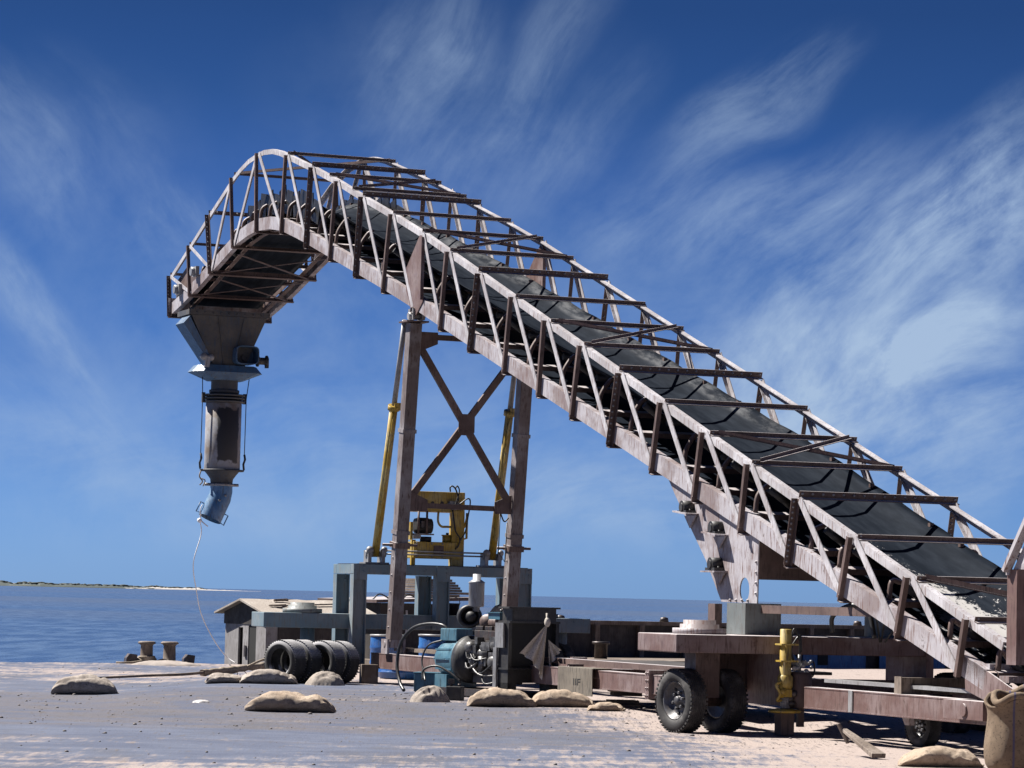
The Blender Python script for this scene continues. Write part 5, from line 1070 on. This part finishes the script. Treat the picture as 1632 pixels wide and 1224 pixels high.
# barge lying behind the quay: local x along the edge, y outward
BA = math.atan2(E_DIR.y, E_DIR.x); B0 = Vector((-5.29, 69.35, 0))
T = place('cargo_barge', 'dark wooden barge moored behind the quay with a hut and blue bulwark panels', 'barge', B0, BA)
mb = MB(); mb.loft([(-3.5, -.9, -2.2), (30, -.9, -2.2), (30, 4.6, -2.2), (-3.5, 4.6, -2.2)], [(-2.0, -1.0, -.35), (31, -1.0, -.35), (31, 5.0, -.35), (-2.0, 5.0, -.35)]); mb.box(-2, 31, -1.0, 5.0, -.35, -.28); build('hull', mb, 'darkwood', T)
mb = MB(); mb.box(3.2, 31, 4.2, 4.32, -.28, .92); build('bulwark', mb, 'darkwood', T)
mb = MB(); mb.box(3.0, 31.2, 4.1, 4.42, .92, 1.02); rl = build('rail', mb, 'wood', T)
for k in range(20):
    mb = MB(); x = 3.6 + k * 1.42; mb.box(x - .07, x + .07, 4.05, 4.20, -.28, .92); build('stanchion', mb, 'wood', T)
for k in range(7):
    mb = MB(); x = 7.8 + k * 3.3; mb.lathe([(0, 0), (.12, 0), (.10, .1), (0, .13)], (x, 4.26, 1.02), (0, 0, 1), 12); build('cleat', mb, 'iron', rl)
for (a, b, z0, z1) in ((16.6, 17.3, -.2, .42), (18.9, 21.1, -.25, .55), (21.6, 24, -.25, .55)):
    mb = MB(); mb.box(a, b, 4.02, 4.045, z0, z1); build('blue_panel', mb, 'hullblue', T)
mb = MB(); mb.beam((18.2, 3.9, .45), (18.75, 3.9, -.2), .02, .14, up=(0, 0, 1)); build('blue_brace', mb, 'hullblue', T)
mb = MB(); mb.box(19.4, 19.75, 4.0, 4.019, -.05, .30); build('scupper', mb, 'dark', T)
mb = MB(); mb.box(3.5, 12.5, 1.0, 3.6, -.28, .05); mb.box(5, 16.0, .6, 3.8, .05, .10); build('hatch_cover', mb, 'wood', T)
# coiled sling / chair shaped tarpaulin on the deck
mb = MB(); q = cat([(0, 0, .62), (.5, 0, .66), (.85, 0, .45), (1.15, 0, .0), (1.0, 0, -.1), (.7, 0, .18), (.3, 0, .28), (-.2, 0, .25)], 6)
for th in (0, .9): mb.add([p + Vector((8.1, 2.6 + th, .1)) for p in q], [tuple(range(len(q)))])
mb.add([p + Vector((8.1, 2.6 + th, .1)) for th in (0, .9) for p in q], [(i, (i + 1) % len(q), len(q) + (i + 1) % len(q), len(q) + i) for i in range(len(q))], True); build('folded_tarpaulin', mb, 'hullblue', T)
mb = MB(); mb.lathe([(0, 0), (.16, 0), (.16, .35), (.22, .36), (.22, .42), (0, .42)], (11.0, 2.4, .1), (0, 0, 1), 18); build('deck_bollard', mb, 'iron', T)
# hut
hut = T
wl_, hw, ze, zr = 2.1, 1.79, 1.10, 1.33
mb = MB(); mb.box(0, .05, 0, .42, -.28, ze); mb.box(0, .05, .76, 1.0, -.28, ze); mb.box(0, .05, 1.2, hw, -.28, ze) ; mb.box(0, .05, .42, .76, .80, ze); mb.box(0, .05, 1.0, 1.2, .75, ze); mb.box(.05, wl_, 0, .05, -.28, ze); mb.box(.05, wl_, hw - .05, hw, -.28, ze); mb.box(wl_ - .05, wl_, .05, hw - .05, -.28, ze)
wa = build('hut_wall', mb, 'hut', T)
mb = MB(); mb.box(.3, wl_ - .1, -.03, -.005, -.28, .98); build('shaded_side_board', mb, 'darkwood', T)  # dark sheet added over the near hut wall to paint in its shade
mb = MB(); mb.prism([(-.012, -.05, ze - .28), (-.012, hw + .05, ze - .28), (-.012, hw + .05, ze), (-.012, hw / 2, zr), (-.012, -.05, ze)], (.05, 0, 0)); build('gable_board', mb, 'darkwood', T)
mb = MB(); mb.box(.015, .03, .43, .75, -.28, .79); build('hut_door', mb, 'dark', T)
mb = MB(); mb.box(-.03, -.005, .82, .90, .1, .35); build('door_handle', mb, 'iron', T)
for s_ in (0, 1):
    mb = MB(); y0, y1 = (-.22, hw / 2) if s_ == 0 else (hw + .22, hw / 2); z0 = ze - .06
    rows = []
    for i in range(13):
        x = -.18 + (wl_ + .9) * i / 12; j = .035 * noise.noise(Vector((i * .9, s_ * 5, 2)))
        rows.append([(x, y0, z0 + j), (x, y1, zr + .02 + j * .7), (x, y1, zr + .06 + j * .7), (x, y0, z0 + .04 + j)])
    mb.add([p for r_ in rows for p in r_], [(i * 4 + k, i * 4 + (k + 1) % 4, i * 4 + 4 + (k + 1) % 4, i * 4 + 4 + k) for i in range(12) for k in range(4)]); mb.add(rows[0], [(0, 1, 2, 3)]); mb.add(rows[-1], [(0, 1, 2, 3)])
    build('hut_roof', mb, 'roof', T)
rn = random.Random(8)
for k in range(5):
    x, y = rn.uniform(.2, 2.2), rn.uniform(.1, .8); z = ze + (zr - ze) * y / .9 + .08; mb = MB(); mb.beam((x, y, z), (x + rn.uniform(.3, .7), y + rn.uniform(-.1, .1), z + .02), .05, .03); build('loose_board', mb, 'wood', T)
# wheelhouse further along
mb = MB(); mb.box(4.0, 6.2, 1.6, 3.6, -.28, 1.35); build('wheelhouse_wall', mb, 'darkwood', T)
mb = MB(); mb.prism([(3.7, 1.3, 1.36), (6.5, 1.3, 1.46), (6.5, 1.3, 1.54), (3.7, 1.3, 1.43)], (0, 2.6, 0)); wr = build('wheelhouse_roof', mb, 'brown', T)
mb = MB(); 
for k in range(7): mb.box(5.2 + rn.uniform(-.1, .1), 6.3 + rn.uniform(-.2, .2), 1.5 + .1 * k, 2.4 + .1 * k, 1.53 + .06 * k, 1.585 + .06 * k)
build('stacked_planks', mb, 'wood', wr)
mb = MB()
for k in range(4): mb.tube(cat([(3.9 + .4 * k, 1.8, 1.42), (4.1 + .4 * k, 1.8, 1.56 + .03 * (k % 2)), (4.4 + .4 * k, 1.8, 1.45)], 5), .018, 6)
build('cable_tangle', mb, 'hose', wr)
mb = MB(); mb.box(5.0, 5.25, 1.58, 1.598, 1.0, 1.06); mb.box(4.7, 4.75, 1.58, 1.598, .6, 1.2); build('wheelhouse_trim', mb, 'white', T)
